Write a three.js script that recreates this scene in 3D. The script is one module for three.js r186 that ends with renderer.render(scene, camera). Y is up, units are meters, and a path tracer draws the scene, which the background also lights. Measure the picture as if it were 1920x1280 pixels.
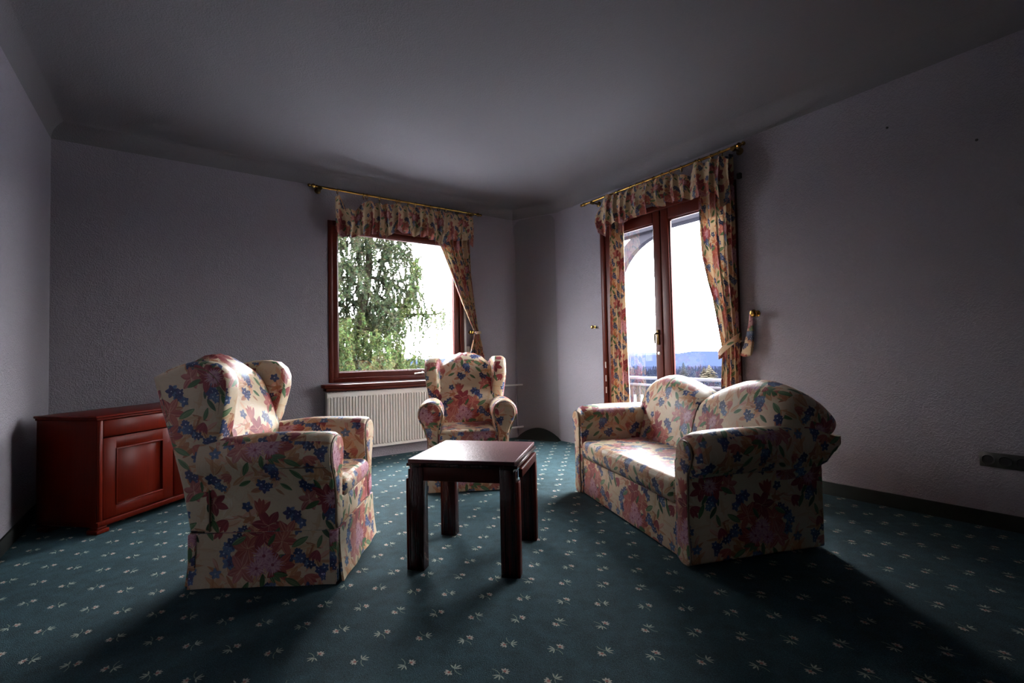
import * as THREE from 'three';
import { RoundedBoxGeometry } from 'three/addons/geometries/RoundedBoxGeometry.js';
import { mergeGeometries, toCreasedNormals } from 'three/addons/utils/BufferGeometryUtils.js';

// ------------------------------------------------------------------ camera, sky, exposure
const scene = new THREE.Scene();
const camera = new THREE.PerspectiveCamera(2 * Math.atan(640 / 904.26) * 180 / Math.PI, 1.5, 0.05, 20000);
camera.position.set(0, 1.15, 0);
{ // yaw 35.1 degrees to the right, 1.7 degrees up, 1.1 degrees of roll
  const p = 0.0300294, r = -0.0199762, y = -0.612610;
  const Ry = new THREE.Matrix4().set(Math.cos(y), 0, -Math.sin(y), 0, 0, 1, 0, 0, Math.sin(y), 0, Math.cos(y), 0, 0, 0, 0, 1);
  const Rx = new THREE.Matrix4().set(1, 0, 0, 0, 0, Math.cos(p), Math.sin(p), 0, 0, -Math.sin(p), Math.cos(p), 0, 0, 0, 0, 1);
  const Rz = new THREE.Matrix4().set(Math.cos(r), Math.sin(r), 0, 0, -Math.sin(r), Math.cos(r), 0, 0, 0, 0, 1, 0, 0, 0, 0, 1);
  camera.quaternion.setFromRotationMatrix(Rz.multiply(Rx).multiply(Ry).transpose());
}
const renderer = new THREE.WebGLRenderer({ antialias: true });
renderer.toneMapping = THREE.LinearToneMapping;
renderer.toneMappingExposure = 1.0;
renderer.shadowMap.enabled = true;
const SKY = 88.0; // white overcast, three times as bright overhead as at the horizon
{
  const W = 128, H = 64, d = new Float32Array(W * H * 4);
  for (let j = 0; j < H; j++) for (let i = 0; i < W; i++) {
    const el = ((j + 0.5) / H - 0.5) * Math.PI, a = (i + 0.5) / W * Math.PI * 2, o = (j * W + i) * 4;
    let v = el > 0 ? (1 + 2 * Math.sin(el)) / 3 : Math.max(0.1, (1 + el * 6) / 3);
    v *= 1 + 0.05 * Math.sin(a * 3 + el * 9) * Math.cos(a * 2 - el * 5);
    d[o] = SKY * v * 0.99; d[o + 1] = SKY * v * 0.99; d[o + 2] = SKY * v * 1.025; d[o + 3] = 1;
  }
  const t = new THREE.DataTexture(d, W, H, THREE.RGBAFormat, THREE.FloatType);
  t.mapping = THREE.EquirectangularReflectionMapping; t.magFilter = t.minFilter = THREE.LinearFilter; t.wrapS = THREE.RepeatWrapping; t.needsUpdate = true;
  scene.background = t;
}

// ------------------------------------------------------------------ helpers
let seed = 7;
const rnd = () => { seed = (seed + 0x6d2b79f5) | 0; let t = Math.imul(seed ^ (seed >>> 15), 1 | seed); t = (t + Math.imul(t ^ (t >>> 7), 61 | t)) ^ t; return ((t ^ (t >>> 14)) >>> 0) / 4294967296; };
const rr = (a, b) => a + (b - a) * rnd();
const V = (x, y, z) => new THREE.Vector3(x, y, z);
const ss = (a, b, x) => { const t = Math.min(1, Math.max(0, (x - a) / (b - a))); return t * t * (3 - 2 * t); };
const sdn = (x, a, b) => ss(0, 1, (x - a) / (b - a));
const lerp = (a, b, t) => a + (b - a) * t;
const used = {};
const numbered = (n) => { used[n] = (used[n] ?? -1) + 1; return used[n] ? n + '_' + String(used[n]).padStart(3, '0') : n; };
function tag(o, label, category, group, kind) {
  if (label) o.userData.label = label; if (category) o.userData.category = category;
  if (group) o.userData.group = group; if (kind) o.userData.kind = kind; return o;
}
function thing(name, label, category, [x, y, z] = [0, 0, 0], turn = 0, group) {
  const o = new THREE.Group(); o.name = numbered(name); o.position.set(x, y, z); o.rotation.y = turn; scene.add(o);
  return tag(o, label, category, group);
}
function obj(name, geo, mat, parent, label) {
  const m = new THREE.Mesh(geo, mat); m.castShadow = m.receiveShadow = true;
  m.name = parent ? name : numbered(name);
  (parent || scene).add(m); if (label) m.userData.label = label; return m;
}
const struct = (name, geo, mat, label) => tag(obj(name, geo, mat), label, null, null, 'structure');
// texture coordinates in metres from the three planes
function boxUV(g, su = 1, sv = 1, ou = 0, ov = 0) {
  if (g.index) g = g.toNonIndexed();
  const p = g.attributes.position, uv = new Float32Array(p.count * 2), a = V(), b = V(), c = V(), n = V();
  for (let i = 0; i < p.count; i += 3) {
    a.fromBufferAttribute(p, i); b.fromBufferAttribute(p, i + 1); c.fromBufferAttribute(p, i + 2);
    n.subVectors(b, a).cross(c.clone().sub(a));
    const x = Math.abs(n.x), y = Math.abs(n.y), z = Math.abs(n.z);
    [a, b, c].forEach((q, k) => {
      const s = x >= y && x >= z ? [q.z, q.y] : y >= z ? [q.x, q.z] : [q.x, q.y];
      uv[(i + k) * 2] = s[0] * su + ou; uv[(i + k) * 2 + 1] = s[1] * sv + ov;
    });
  }
  g.setAttribute('uv', new THREE.BufferAttribute(uv, 2)); return g;
}
function clean(g, crease = 0.9) {
  for (const k of Object.keys(g.attributes)) if (k !== 'position') g.deleteAttribute(k);
  return toCreasedNormals(g.index ? g.toNonIndexed() : g, crease);
}
const fin = (g, crease = 0.9, ...uv) => boxUV(clean(g, crease), ...uv);
const box = (w, h, d, x = 0, y = 0, z = 0, r = 0.004) => { const g = r ? new RoundedBoxGeometry(w, h, d, 2, Math.min(r, w / 2.01, h / 2.01, d / 2.01)) : new THREE.BoxGeometry(w, h, d); g.translate(x, y, z); return g; };
const B = (x0, x1, y0, y1, z0, z1, r = 0.004) => box(x1 - x0, y1 - y0, z1 - z0, (x0 + x1) / 2, (y0 + y1) / 2, (z0 + z1) / 2, r);
const merge = (list) => mergeGeometries(list.map((g) => { const q = g.index ? g.toNonIndexed() : g; for (const k of Object.keys(q.attributes)) if (k !== 'position') q.deleteAttribute(k); return q; }));
function loft(rings, closed = true, caps = true) {
  const n = rings[0].length, pos = [], idx = [];
  for (const r of rings) for (const p of r) pos.push(p.x, p.y, p.z);
  const m = closed ? n : n - 1;
  for (let i = 0; i + 1 < rings.length; i++) for (let j = 0; j < m; j++) {
    const a = i * n + j, b = i * n + (j + 1) % n; idx.push(a, b, a + n, b, b + n, a + n);
  }
  if (caps) for (const e of [0, rings.length - 1]) {
    const c = rings[e].reduce((s, p) => s.add(p), V()).divideScalar(n), k = pos.length / 3; pos.push(c.x, c.y, c.z);
    for (let j = 0; j < m; j++) { const a = e * n + j, b = e * n + (j + 1) % n; e ? idx.push(a, b, k) : idx.push(b, a, k); }
  }
  const g = new THREE.BufferGeometry(); g.setAttribute('position', new THREE.Float32BufferAttribute(pos, 3)); g.setIndex(idx); return g;
}
// a ring shrunk about its middle, moved: used to round the ends of a loft
const shrink = (ring, s, d = V()) => { const c = ring.reduce((q, p) => q.add(p), V()).divideScalar(ring.length); return ring.map((p) => p.clone().sub(c).multiplyScalar(s).add(c).add(d)); };
const tube = (pts, r, seg = 0, rad = 6, closed = false) => new THREE.TubeGeometry(new THREE.CatmullRomCurve3(pts.map((p) => p.isVector3 ? p : V(...p)), closed, 'catmullrom', 0.3), seg || pts.length * 5, r, rad, closed);
const lathe = (pts, seg = 20) => new THREE.LatheGeometry(pts.map(([x, y]) => new THREE.Vector2(x, y)), seg);
const poly = (pts) => new THREE.Shape(pts.map(([x, y]) => new THREE.Vector2(x, y)));
const smoothLoop = (pts, n) => new THREE.CatmullRomCurve3(pts.map(([x, y]) => V(x, y, 0)), true, 'centripetal').getSpacedPoints(n).slice(0, n).map((p) => [p.x, p.y]);

// ------------------------------------------------------------------ textures
const canvas = (w, h) => { const c = document.createElement('canvas'); c.width = w; c.height = h; return [c, c.getContext('2d')]; };
function tex(c, srgb = true) { const t = new THREE.CanvasTexture(c); t.wrapS = t.wrapT = THREE.RepeatWrapping; if (srgb) t.colorSpace = THREE.SRGBColorSpace; t.magFilter = THREE.LinearFilter; return t; }
// tiling value noise
function noiseField(n, cells, r = rnd) {
  const g = new Float32Array(cells * cells).map(() => r()), out = new Float32Array(n * n);
  for (let y = 0; y < n; y++) for (let x = 0; x < n; x++) {
    const fx = x / n * cells, fy = y / n * cells, x0 = fx | 0, y0 = fy | 0, tx = fx - x0, ty = fy - y0, a = tx * tx * (3 - 2 * tx), b = ty * ty * (3 - 2 * ty), x1 = (x0 + 1) % cells, y1 = (y0 + 1) % cells;
    out[y * n + x] = lerp(lerp(g[y0 * cells + x0], g[y0 * cells + x1], a), lerp(g[y1 * cells + x0], g[y1 * cells + x1], a), b);
  }
  return out;
}
function grey(n, f) { const d = new Uint8Array(n * n * 4); for (let i = 0; i < n * n; i++) { const v = Math.max(0, Math.min(255, f(i) * 255)); d[i * 4] = d[i * 4 + 1] = d[i * 4 + 2] = v; d[i * 4 + 3] = 255; } const t = new THREE.DataTexture(d, n, n); t.wrapS = t.wrapT = THREE.RepeatWrapping; t.magFilter = THREE.LinearFilter; t.needsUpdate = true; return t; }
const TW = 0.66, TH = 0.58; // one repeat of the chintz print, metres
function chintz() {
  const W = 2048, H = 1800, S = W / 66, [c, g] = canvas(W, H);
  g.fillStyle = '#dcc5a2'; g.fillRect(0, 0, W, H);
  g.lineCap = g.lineJoin = 'round';
  const wrap = (x, y, R, f) => { for (let i = -1; i <= 1; i++) for (let j = -1; j <= 1; j++) { const X = x * S + i * W, Y = y * S + j * H, r = R * S; if (X + r < 0 || X - r > W || Y + r < 0 || Y - r > H) continue; g.save(); g.translate(X, Y); g.scale(S, S); f(); g.restore(); } };
  const pick = (a) => a[Math.floor(rnd() * a.length)];
  const saved = () => { const s = seed; return () => { seed = s; }; };
  const put = (x, y, R, f) => { const back = saved(); let end = seed; wrap(x, y, R, () => { back(); f(); end = seed; }); seed = end; rnd(); };
  // loose brush strokes of the ground
  for (let k = 0; k < 420; k++) put(rr(0, 66), rr(0, 58), 6, () => { g.rotate(rr(0, 6.3)); g.strokeStyle = pick(['#e8d6b8', '#d0b086', '#d8bc94', '#e2ccaa', '#d4b288', '#dfc29c', '#d9b08c']); g.globalAlpha = 0.5; g.lineWidth = rr(0.2, 0.7); g.beginPath(); g.moveTo(-rr(1, 4), 0); g.quadraticCurveTo(0, rr(-2, 2), rr(1, 4), rr(-1, 1)); g.stroke(); });
  const petal = (len, wid, cols, ribs = 3) => {
    const t = rr(-0.25, 0.25) * wid;
    g.beginPath(); g.moveTo(0, 0); g.bezierCurveTo(len * 0.25, -wid, len * 0.75, -wid * 0.8 + t, len, t); g.bezierCurveTo(len * 0.75, wid * 0.8 + t, len * 0.25, wid, 0, 0); g.closePath();
    g.fillStyle = cols[0]; g.fill(); g.save(); g.clip();
    for (let i = 0; i < ribs * 2; i++) { g.strokeStyle = pick(cols); g.globalAlpha = 0.75; g.lineWidth = rr(0.06, 0.2) * wid; const o = rr(-0.75, 0.75) * wid; g.beginPath(); g.moveTo(len * rr(0, 0.15), o * 0.2); g.quadraticCurveTo(len * 0.5, o * 1.1, len * rr(0.8, 1), o * 0.4 + t); g.stroke(); }
    g.restore();
  };
  const smear = (x, y, n, R, cols) => { for (let k = 0; k < n; k++) put(x + rr(-R, R), y + rr(-R, R), 9, () => { g.rotate(rr(0, 6.3)); g.globalAlpha = rr(0.55, 0.95); petal(rr(4, 11), rr(0.9, 2.4), [pick(cols), pick(cols), pick(cols)], 2); }); };
  const ochre = ['#c88858', '#b46a40', '#d8a478', '#e0b48c', '#985030', '#c07c4a', '#e4be98', '#d8a06c', '#ac6442', '#dca088'];
  const RED = [['#a4463c', '#7e2a2a', '#c06a58', '#8e3330'], ['#b4584a', '#8c3430', '#d08a74', '#a0423a'], ['#8a2e34', '#641c24', '#ab5452', '#78242c'], ['#c07068', '#9a4844', '#d89c90', '#ac5a54']];
  const lily = (x, y, R, rot, n = 6) => (R *= 1.3) && put(x, y, R * 1.2, () => { const cols = pick(RED); g.rotate(rot); for (const pass of [0, 1]) for (let i = pass; i < n; i += 2) { g.save(); g.rotate(i / n * 6.283 + rr(-0.15, 0.15)); petal(R * rr(0.85, 1.1), R * 0.36, [cols[i % 2 ? 0 : 3], ...cols], 4); g.restore(); } g.strokeStyle = '#e6c49c'; g.lineWidth = 0.14; for (let i = 0; i < 5; i++) { const a = rr(0, 6.3); g.beginPath(); g.moveTo(0, 0); g.quadraticCurveTo(Math.cos(a) * R * 0.2, Math.sin(a) * R * 0.3, Math.cos(a + 0.3) * R * 0.42, Math.sin(a + 0.3) * R * 0.42); g.stroke(); } });
  const bell = (x, y, R, rot) => (R *= 1.3) && put(x, y, R * 1.3, () => { const cols = pick(RED); g.rotate(rot); for (let i = 0; i < 4; i++) { g.save(); g.rotate((i - 1.5) * 0.36); petal(R * rr(0.9, 1.15), R * 0.27, cols, 3); g.restore(); } });
  const mum = (x, y, R) => (R *= 1.3) && put(x, y, R * 1.2, () => { g.fillStyle = '#96546c'; g.beginPath(); g.arc(0, 0, R * 0.62, 0, 7); g.fill(); for (let k = 0; k < 3; k++) for (let i = 0; i < 20; i++) { g.save(); g.rotate(i / 20 * 6.283 + k * 0.15 + rr(-0.08, 0.08)); petal(R * (1 - k * 0.27) * rr(0.85, 1.1), R * 0.085, [pick(['#c58aa0', '#b77690', '#d6a4b0', '#a8647f', '#cf98a6']), '#dcb4be', '#9c5876'], 1); g.restore(); } g.fillStyle = '#8a3a4c'; g.beginPath(); g.arc(0, 0, R * 0.13, 0, 7); g.fill(); });
  const BLUE = [['#2b3a66', '#3e5488', '#1c264a'], ['#3a4e7c', '#5c76a6', '#26345c'], ['#222b52', '#364272', '#161c3a'], ['#4a6490', '#7890b8', '#344a74'], ['#33345f', '#4c4e80', '#202242']];
  const floret = (x, y, R) => (R *= 2.0) && put(x, y, R * 1.2, () => { const cols = pick(BLUE); g.rotate(rr(0, 6)); for (let i = 0; i < 5; i++) { g.save(); g.rotate(i * 1.2566); petal(R * rr(0.85, 1.1), R * 0.46, cols, 2); g.restore(); } g.fillStyle = '#d4d8e4'; g.beginPath(); g.arc(0, 0, R * 0.16, 0, 7); g.fill(); });
  const spike = (x, y, a, L, n) => { for (let i = 0; i < n; i++) { const t = i / (n - 1), w = 2.2 * (1 - t * 0.6); floret(x + Math.cos(a) * L * t + rr(-w, w), y + Math.sin(a) * L * t + rr(-w, w), rr(1.15, 1.8) * (1 - t * 0.3)); } };
  const GREEN = [['#3d6338', '#5c8450', '#223e24'], ['#2c4e30', '#4c7044', '#182c1c'], ['#20382a', '#3a5a40', '#142218'], ['#4a6e44', '#7e9c68', '#2e4a2c']];
  const leaf = (x, y, a, L) => (L *= 1.4) && put(x, y, L * 1.2, () => { const cols = pick(GREEN); g.rotate(a); petal(L, L * 0.24, cols, 4); g.strokeStyle = cols[2]; g.lineWidth = 0.16; g.beginPath(); g.moveTo(0, 0); g.quadraticCurveTo(L * 0.5, 0.1, L * 0.95, 0); g.stroke(); });
  // warm clouds of brush marks round the bunches
  smear(32, 44, 30, 11, ochre); smear(14, 40, 22, 9, ochre); smear(50, 30, 24, 9, ochre); smear(24, 12, 18, 8, ochre); smear(57, 52, 20, 8, ochre); smear(6, 54, 14, 8, ochre); smear(32, 26, 46, 12, ochre); smear(44, 44, 12, 8, ochre);
  smear(60, 20, 8, 5, ['#e4d2b4', '#d6b890', '#cfa878']); smear(8, 8, 10, 6, ['#e4d2b4', '#d6b890', '#e8dcc4']);
  // first bunch
  for (let k = 0; k < 11; k++) { const a = rr(0, 6.3); leaf(30 + Math.cos(a) * rr(6, 11), 28 + Math.sin(a) * rr(6, 11), a + rr(-0.6, 0.6), rr(4, 6.5)); }
  spike(11, 24, -0.7, 10, 11); spike(12, 29, 0.3, 5, 6); spike(45, 27, 0.5, 11, 12); spike(34, 41, 1.2, 8, 10); spike(41, 9, 0.6, 8, 9);
  lily(23, 24, 7, 0.3); lily(31, 16, 7.2, 1.0); lily(40, 21, 6.2, 2.1); lily(20, 34, 6.4, 0.8); lily(39, 33, 6.6, 0.1); bell(52, 38, 5.5, 0.7); bell(27, 10, 5.6, -1.5);
  mum(31, 28, 5); mum(35.5, 32.5, 4.6); mum(27.5, 34, 4.2);
  leaf(22, 18, 2.6, 6); leaf(45, 24, -0.6, 7); leaf(33, 23, -1, 5); leaf(24, 40, 2.0, 6); leaf(42, 39, 0.4, 6.5); leaf(36, 37, 0.1, 5.5);
  // second, smaller bunch across the repeat
  for (let k = 0; k < 7; k++) { const a = rr(0, 6.3); leaf(60 + Math.cos(a) * rr(4, 7), 3 + Math.sin(a) * rr(4, 7), a + rr(-0.6, 0.6), rr(4, 6)); }
  spike(55, 56, -2.6, 7, 9); spike(62, 8, 1.2, 7, 9); spike(4, 50, 0.6, 6, 7);
  lily(61, 60, 6.4, 0.5); lily(3, 4, 5.8, 1.5); bell(10, 13, 5, 2.4); mum(64, 3, 4); lily(52, 3, 5, 0.2);
  leaf(57, 62, 2.6, 6); leaf(2, 12, 1.2, 6); leaf(50, 50, -2.4, 6); leaf(60, 14, 1.0, 5.5); leaf(17, 53, -0.4, 5);
  // a few loose sprigs
  bell(58, 26, 4.4, 1.9); leaf(58, 25, -1.2, 5); spike(60, 34, 1.4, 5, 6); bell(14, 47, 4, 2.6); leaf(38, 52, 0.6, 5); spike(28, 53, 0.2, 5, 5); floret(20, 6, 1.6); floret(48, 15, 1.5); floret(7, 36, 1.5); floret(54, 44, 1.5);
  const im = g.getImageData(0, 0, W, H), lut = []; for (let i = 0; i < 256; i++) lut.push(255 * Math.pow(i / 255, 0.78)); // whole print lightened to stand in for missing fill light
  for (let i = 0; i < im.data.length; i++) if (i % 4 < 3) im.data[i] = lut[im.data[i]];
  g.putImageData(im, 0, 0);
  return tex(c);
}
function carpetMap() {
  const n = 2048, [c, g] = canvas(n, n), S = n / 104; // 1.04 m
  const im = g.createImageData(n, n), a = noiseField(n, 512), b = noiseField(n, 24), e = noiseField(n, 1024);
  for (let i = 0; i < n * n; i++) {
    const f = 0.62 + 0.34 * a[i] + 0.42 * (e[i] - 0.5) + 0.16 * (b[i] - 0.5), warm = (a[(i * 7 + 13) % (n * n)] > 0.9) ? 1.5 : 1;
    im.data[i * 4] = 60 * f * warm; im.data[i * 4 + 1] = 92 * f; im.data[i * 4 + 2] = 100 * f; im.data[i * 4 + 3] = 255;
  }
  g.putImageData(im, 0, 0);
  const sprig = (x, y, rot, flip) => {
    for (let i = -1; i <= 1; i++) for (let j = -1; j <= 1; j++) {
      g.save(); g.translate((x + i * 104) * S, (y + j * 104) * S); g.scale(S * 1.4 * (flip ? -1 : 1), S * 1.4); g.rotate(rot);
      const p = (px, py, an, l, w, col) => { g.save(); g.translate(px, py); g.rotate(an); g.fillStyle = col; g.beginPath(); g.moveTo(0, 0); g.quadraticCurveTo(l * 0.5, -w, l, 0); g.quadraticCurveTo(l * 0.5, w, 0, 0); g.fill(); g.restore(); };
      g.strokeStyle = '#7f8f80'; g.lineWidth = 0.22; g.beginPath(); g.moveTo(-0.4, 0.2); g.quadraticCurveTo(0.6, 1.4, 0.2, 3.2); g.stroke();
      for (const an of [-2.6, -1.9, 2.9, 2.3, -3.3]) p(-0.5, 0, an, 2.1, 0.42, '#a3ab9c');
      for (const an of [-0.9, -0.2, 0.5, 1.2, -1.6]) p(1.2, -0.1, an, 1.5, 0.62, '#b5aea2');
      p(0.4, 0, 0.2, 1.2, 0.4, '#9fae98'); g.fillStyle = '#a06a64'; g.beginPath(); g.arc(1.35, -0.1, 0.42, 0, 7); g.fill();
      g.restore();
    }
  };
  for (let i = 0; i < 8; i++) for (let j = 0; j < 8; j++) if ((i + j) % 2 === 0) sprig((i + 0.5) * 13 + rr(-0.5, 0.5), (j + 0.5) * 13 + rr(-0.5, 0.5), [0.3, 1.9, 3.3, 4.8][(i * 3 + j) % 4] + rr(-0.3, 0.3), (i + j) % 4 === 0);
  // pile over the print
  const d = g.getImageData(0, 0, n, n);
  for (let i = 0; i < n * n; i++) { const f = 0.8 + 0.4 * e[(i + 517) % (n * n)]; for (let k = 0; k < 3; k++) d.data[i * 4 + k] *= f; }
  g.putImageData(d, 0, 0);
  return tex(c);
}
function woodMap(base, dark, light, n = 1024) {
  const [c, g] = canvas(n, n); g.fillStyle = base; g.fillRect(0, 0, n, n);
  for (let k = 0; k < 900; k++) { g.strokeStyle = rnd() < 0.6 ? dark : light; g.globalAlpha = rr(0.04, 0.2); g.lineWidth = rr(0.6, 3.5); const x = rr(0, n), w = rr(4, 26), y0 = rr(-200, n), L = rr(150, 900); for (const dx of [-n, 0, n]) { g.beginPath(); g.moveTo(x + dx, y0); g.bezierCurveTo(x + w + dx, y0 + L * 0.3, x - w + dx, y0 + L * 0.6, x + rr(-2, 2) + dx, y0 + L); g.stroke(); } }
  return tex(c);
}
const nA = noiseField(1024, 256), nB = noiseField(1024, 110), nC = noiseField(1024, 16);
const plasterBump = grey(1024, (i) => { const v = 0.5 * nB[i] + 0.35 * nA[i] + 0.15 * nC[i]; return ss(0.35, 0.72, v); });
const weave = grey(512, (i) => { const x = i % 512, y = (i / 512) | 0; return 0.5 + 0.25 * Math.sin(x * Math.PI / 2) + 0.25 * Math.sin(y * Math.PI / 2); });
const pile = grey(1024, (i) => nA[i] * 0.7 + nB[(i * 3) % (1024 * 1024)] * 0.3);
const chintzMap = chintz(), carpetTex = carpetMap();
carpetTex.repeat.set(1 / 1.04, 1 / 1.04); pile.repeat.set(2.2, 2.2); plasterBump.repeat.set(1.15, 1.15); weave.repeat.set(3, 3);

// ------------------------------------------------------------------ materials
const std = (o) => new THREE.MeshStandardMaterial(o), phy = (o) => new THREE.MeshPhysicalMaterial(o), matte = (color, o) => phy({ color, roughness: 1, specularIntensity: 0, ...o });
const M = {
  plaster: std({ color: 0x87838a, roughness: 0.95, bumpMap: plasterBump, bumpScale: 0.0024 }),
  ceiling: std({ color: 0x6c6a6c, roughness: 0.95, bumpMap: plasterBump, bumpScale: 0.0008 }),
  nicheShade: std({ color: 0x787579, roughness: 0.95, bumpMap: plasterBump, bumpScale: 0.0015 }),  // plaster tone darkened for the shade on the slanting recess
  carpet: phy({ map: carpetTex, roughness: 0.88, specularIntensity: 0.4, bumpMap: pile, bumpScale: 0.003 }),
  darkGreen: std({ color: 0x0c1512, roughness: 0.95 }),
  fabric: std({ map: chintzMap, roughness: 0.36, bumpMap: weave, bumpScale: 0.0002, side: THREE.DoubleSide }),
  curtain: phy({ map: chintzMap, color: 0xc8bcae, roughness: 0.8, transmission: 0.055, thickness: 0, side: THREE.DoubleSide }),
  valance: std({ map: chintzMap, color: 0xb8aea0, roughness: 0.7, side: THREE.DoubleSide }),
  piping: std({ color: 0x86705a, roughness: 0.55 }),
  frame: phy({ map: woodMap('#48170d', '#2a0a06', '#602418'), roughness: 0.4, specularIntensity: 0.4 }),
  cherry: phy({ specularIntensity: 0.16, map: woodMap('#571408', '#3a0b04', '#6a200d'), roughness: 0.36 }),
  darkWood: std({ map: woodMap('#35110f', '#190808', '#5a2018'), roughness: 0.22 }),
  tableTop: std({ map: woodMap('#6e3e44', '#4a262c', '#84545c'), roughness: 0.4, bumpMap: plasterBump, bumpScale: 0.0005 }),
  brass: std({ color: 0xa88444, metalness: 1, roughness: 0.25 }),
  dullBrass: std({ color: 0x5c4a2c, metalness: 1, roughness: 0.4 }),
  steel: std({ color: 0xc8c4bc, metalness: 1, roughness: 0.3 }),
  enamel: std({ color: 0xc9c5bd, roughness: 0.4 }),
  white: std({ color: 0xc4c2be, roughness: 0.5 }),
  glass: phy({ color: 0xffffff, transmission: 1, thickness: 0, roughness: 0.0, ior: 1.5 }),
  socket: std({ color: 0x302f2c, roughness: 0.5 }), socketIn: std({ color: 0x1a1a1a, roughness: 0.6 }),
  bark: matte(0x1a1712), needle: matte(0xffffff, { side: THREE.DoubleSide }),
  snow: matte(0x5a5c62), timber: matte(0x26262b),
};
// upholstery: uv in repeats of the print
const up = (g, ou = 0, ov = 0, crease = 0.9) => fin(g, crease, 1 / TW, 1 / TH, ou, ov);

// ------------------------------------------------------------------ room shell
const ZB = -5.589, XR = 4.2665, XL = -0.86, ZF = 3.4, CH = 3.24, CX = 3.98, CZ = -4.97, T = 0.34;
const wallGeo = (shape, depth) => new THREE.ExtrudeGeometry(shape, { depth, bevelEnabled: false });
function holed(pts, holes) { const s = poly(pts); for (const h of holes) s.holes.push(new THREE.Path(h.map(([x, y]) => new THREE.Vector2(x, y)))); return s; }
const WIN = { x0: 1.42, x1: 3.15, y0: 0.888, y1: 2.724 }, DOOR = { z0: -4.15, z1: -2.41, y1: 2.745 };
const RECT = (x0, x1, y0, y1) => [[x0, y0], [x1, y0], [x1, y1], [x0, y1]];
{ // back wall with the window
  const g = wallGeo(holed(RECT(XL - T, CX + 0.01, -0.2, CH + 0.3), [RECT(WIN.x0, WIN.x1, WIN.y0, WIN.y1)]), T); g.translate(0, 0, ZB - T);
  struct('wall_back', fin(g, 0.3), M.plaster, 'grey rough plaster wall with the large tree window');
}
{ // right wall with the balcony door
  const g = wallGeo(holed(RECT(-ZF - T, -CZ + 0.01, -0.2, CH + 0.3), [RECT(-DOOR.z1, -DOOR.z0, -0.02, DOOR.y1)]), T);
  g.applyMatrix4(new THREE.Matrix4().makeBasis(V(0, 0, -1), V(0, 1, 0), V(1, 0, 0))); g.translate(XR, 0, 0);
  struct('wall_right', fin(g, 0.3), M.plaster, 'grey rough plaster wall with the balcony door');
}
{ const g = B(XL - T, XL, -0.2, CH + 0.3, ZB - T, ZF + T, 0); struct('wall_left', fin(g, 0.3), M.plaster, 'grey plaster wall at the left edge, behind the red cabinet'); }
{ const g = B(XL - T, XR + T, -0.2, CH + 0.3, ZF, ZF + T, 0); struct('wall_front', fin(g, 0.3), M.darkWood); }  // unseen wall; dark wood finish chosen to cut bounced light
{ // the corner cut off by a slanting pier with a round-topped flat recess
  const L = Math.hypot(XR - CX, CZ - ZB), rot = Math.atan2(-(CZ - ZB), XR - CX);
  const rec = []; const w0 = 0.012, w1 = L - 0.02, top = 3.085, r = 0.12; rec.push([w0, 0], [w1, 0]);
  for (let i = 0; i <= 8; i++) rec.push([w1 - r + r * Math.cos(i / 8 * Math.PI / 2), top - r + r * Math.sin(i / 8 * Math.PI / 2)]);
  for (let i = 0; i <= 8; i++) rec.push([w0 + r - r * Math.sin(i / 8 * Math.PI / 2), top - r + r * Math.cos(i / 8 * Math.PI / 2)]);
  const place = (g, d) => { g.translate(0, 0, d); g.rotateY(rot); g.translate(CX, 0, ZB); return g; };
  const face = place(wallGeo(holed(RECT(-0.05, L + 0.05, -0.2, CH + 0.3), [rec.map(([x, y]) => [x, y])]), 0.03), -0.03);
  const back = place(wallGeo(poly(RECT(-0.06, L + 0.06, -0.2, CH + 0.3)), 0.25), -0.28);
  struct('wall_corner', fin(face, 0.3), M.plaster, 'narrow slanting wall across the room corner');
  struct('trim_1', fin(back, 0.3), M.nicheShade, 'round-topped recess with painted shade in the slanting corner wall');
}
{ const g = B(XL - T, XR + T, -0.2, 0, ZB - T, ZF + T, 0); struct('floor', fin(g, 0.3), M.carpet, 'dark green carpet with small pale flower sprigs'); }
{ // flat ceiling with a hollow cove along the walls
  const r = 0.15, n = 8, prof = []; for (let i = 0; i <= n; i++) { const a = i / n * Math.PI / 2; prof.push([r - r * Math.cos(a), CH - r + r * Math.sin(a)]); }
  const path = [[XL, ZF], [XL, ZB], [CX, ZB], [XR, CZ], [XR, ZF]]; // inward normals found per corner
  const inward = (p, q) => { const dx = q[0] - p[0], dz = q[1] - p[1], l = Math.hypot(dx, dz); return [-dz / l, dx / l]; };
  const rings = path.map((p, i) => {
    const a = path[Math.max(0, i - 1)], b = path[Math.min(path.length - 1, i + 1)], n1 = i ? inward(a, p) : inward(p, b), n2 = i < path.length - 1 ? inward(p, b) : n1;
    const k = 1 + n1[0] * n2[0] + n1[1] * n2[1], m = [(n1[0] + n2[0]) / k, (n1[1] + n2[1]) / k];
    const pt = ([d, y]) => V(p[0] + m[0] * d, y, p[1] + m[1] * d);
    return [...prof.map(pt), pt([-0.01, CH + 0.02]), pt([-0.01, CH - r - 0.002])];
  });
  const cove = loft(rings, true, true), slab = B(XL - T, XR + T, CH, CH + 0.3, ZB - T, ZF + T, 0);
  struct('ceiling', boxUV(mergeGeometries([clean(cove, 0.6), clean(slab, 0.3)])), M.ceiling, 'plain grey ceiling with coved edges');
}
// skirting
struct('baseboard_right', fin(B(XR - 0.014, XR, 0, 0.1, DOOR.z1 + 0.08, ZF, 0.003)), M.darkGreen, 'dark green skirting strip along the right wall');
struct('baseboard_left', fin(B(XL, XL + 0.014, 0, 0.1, ZB, ZF, 0.003)), M.darkGreen, 'dark skirting strip along the left wall');

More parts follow.
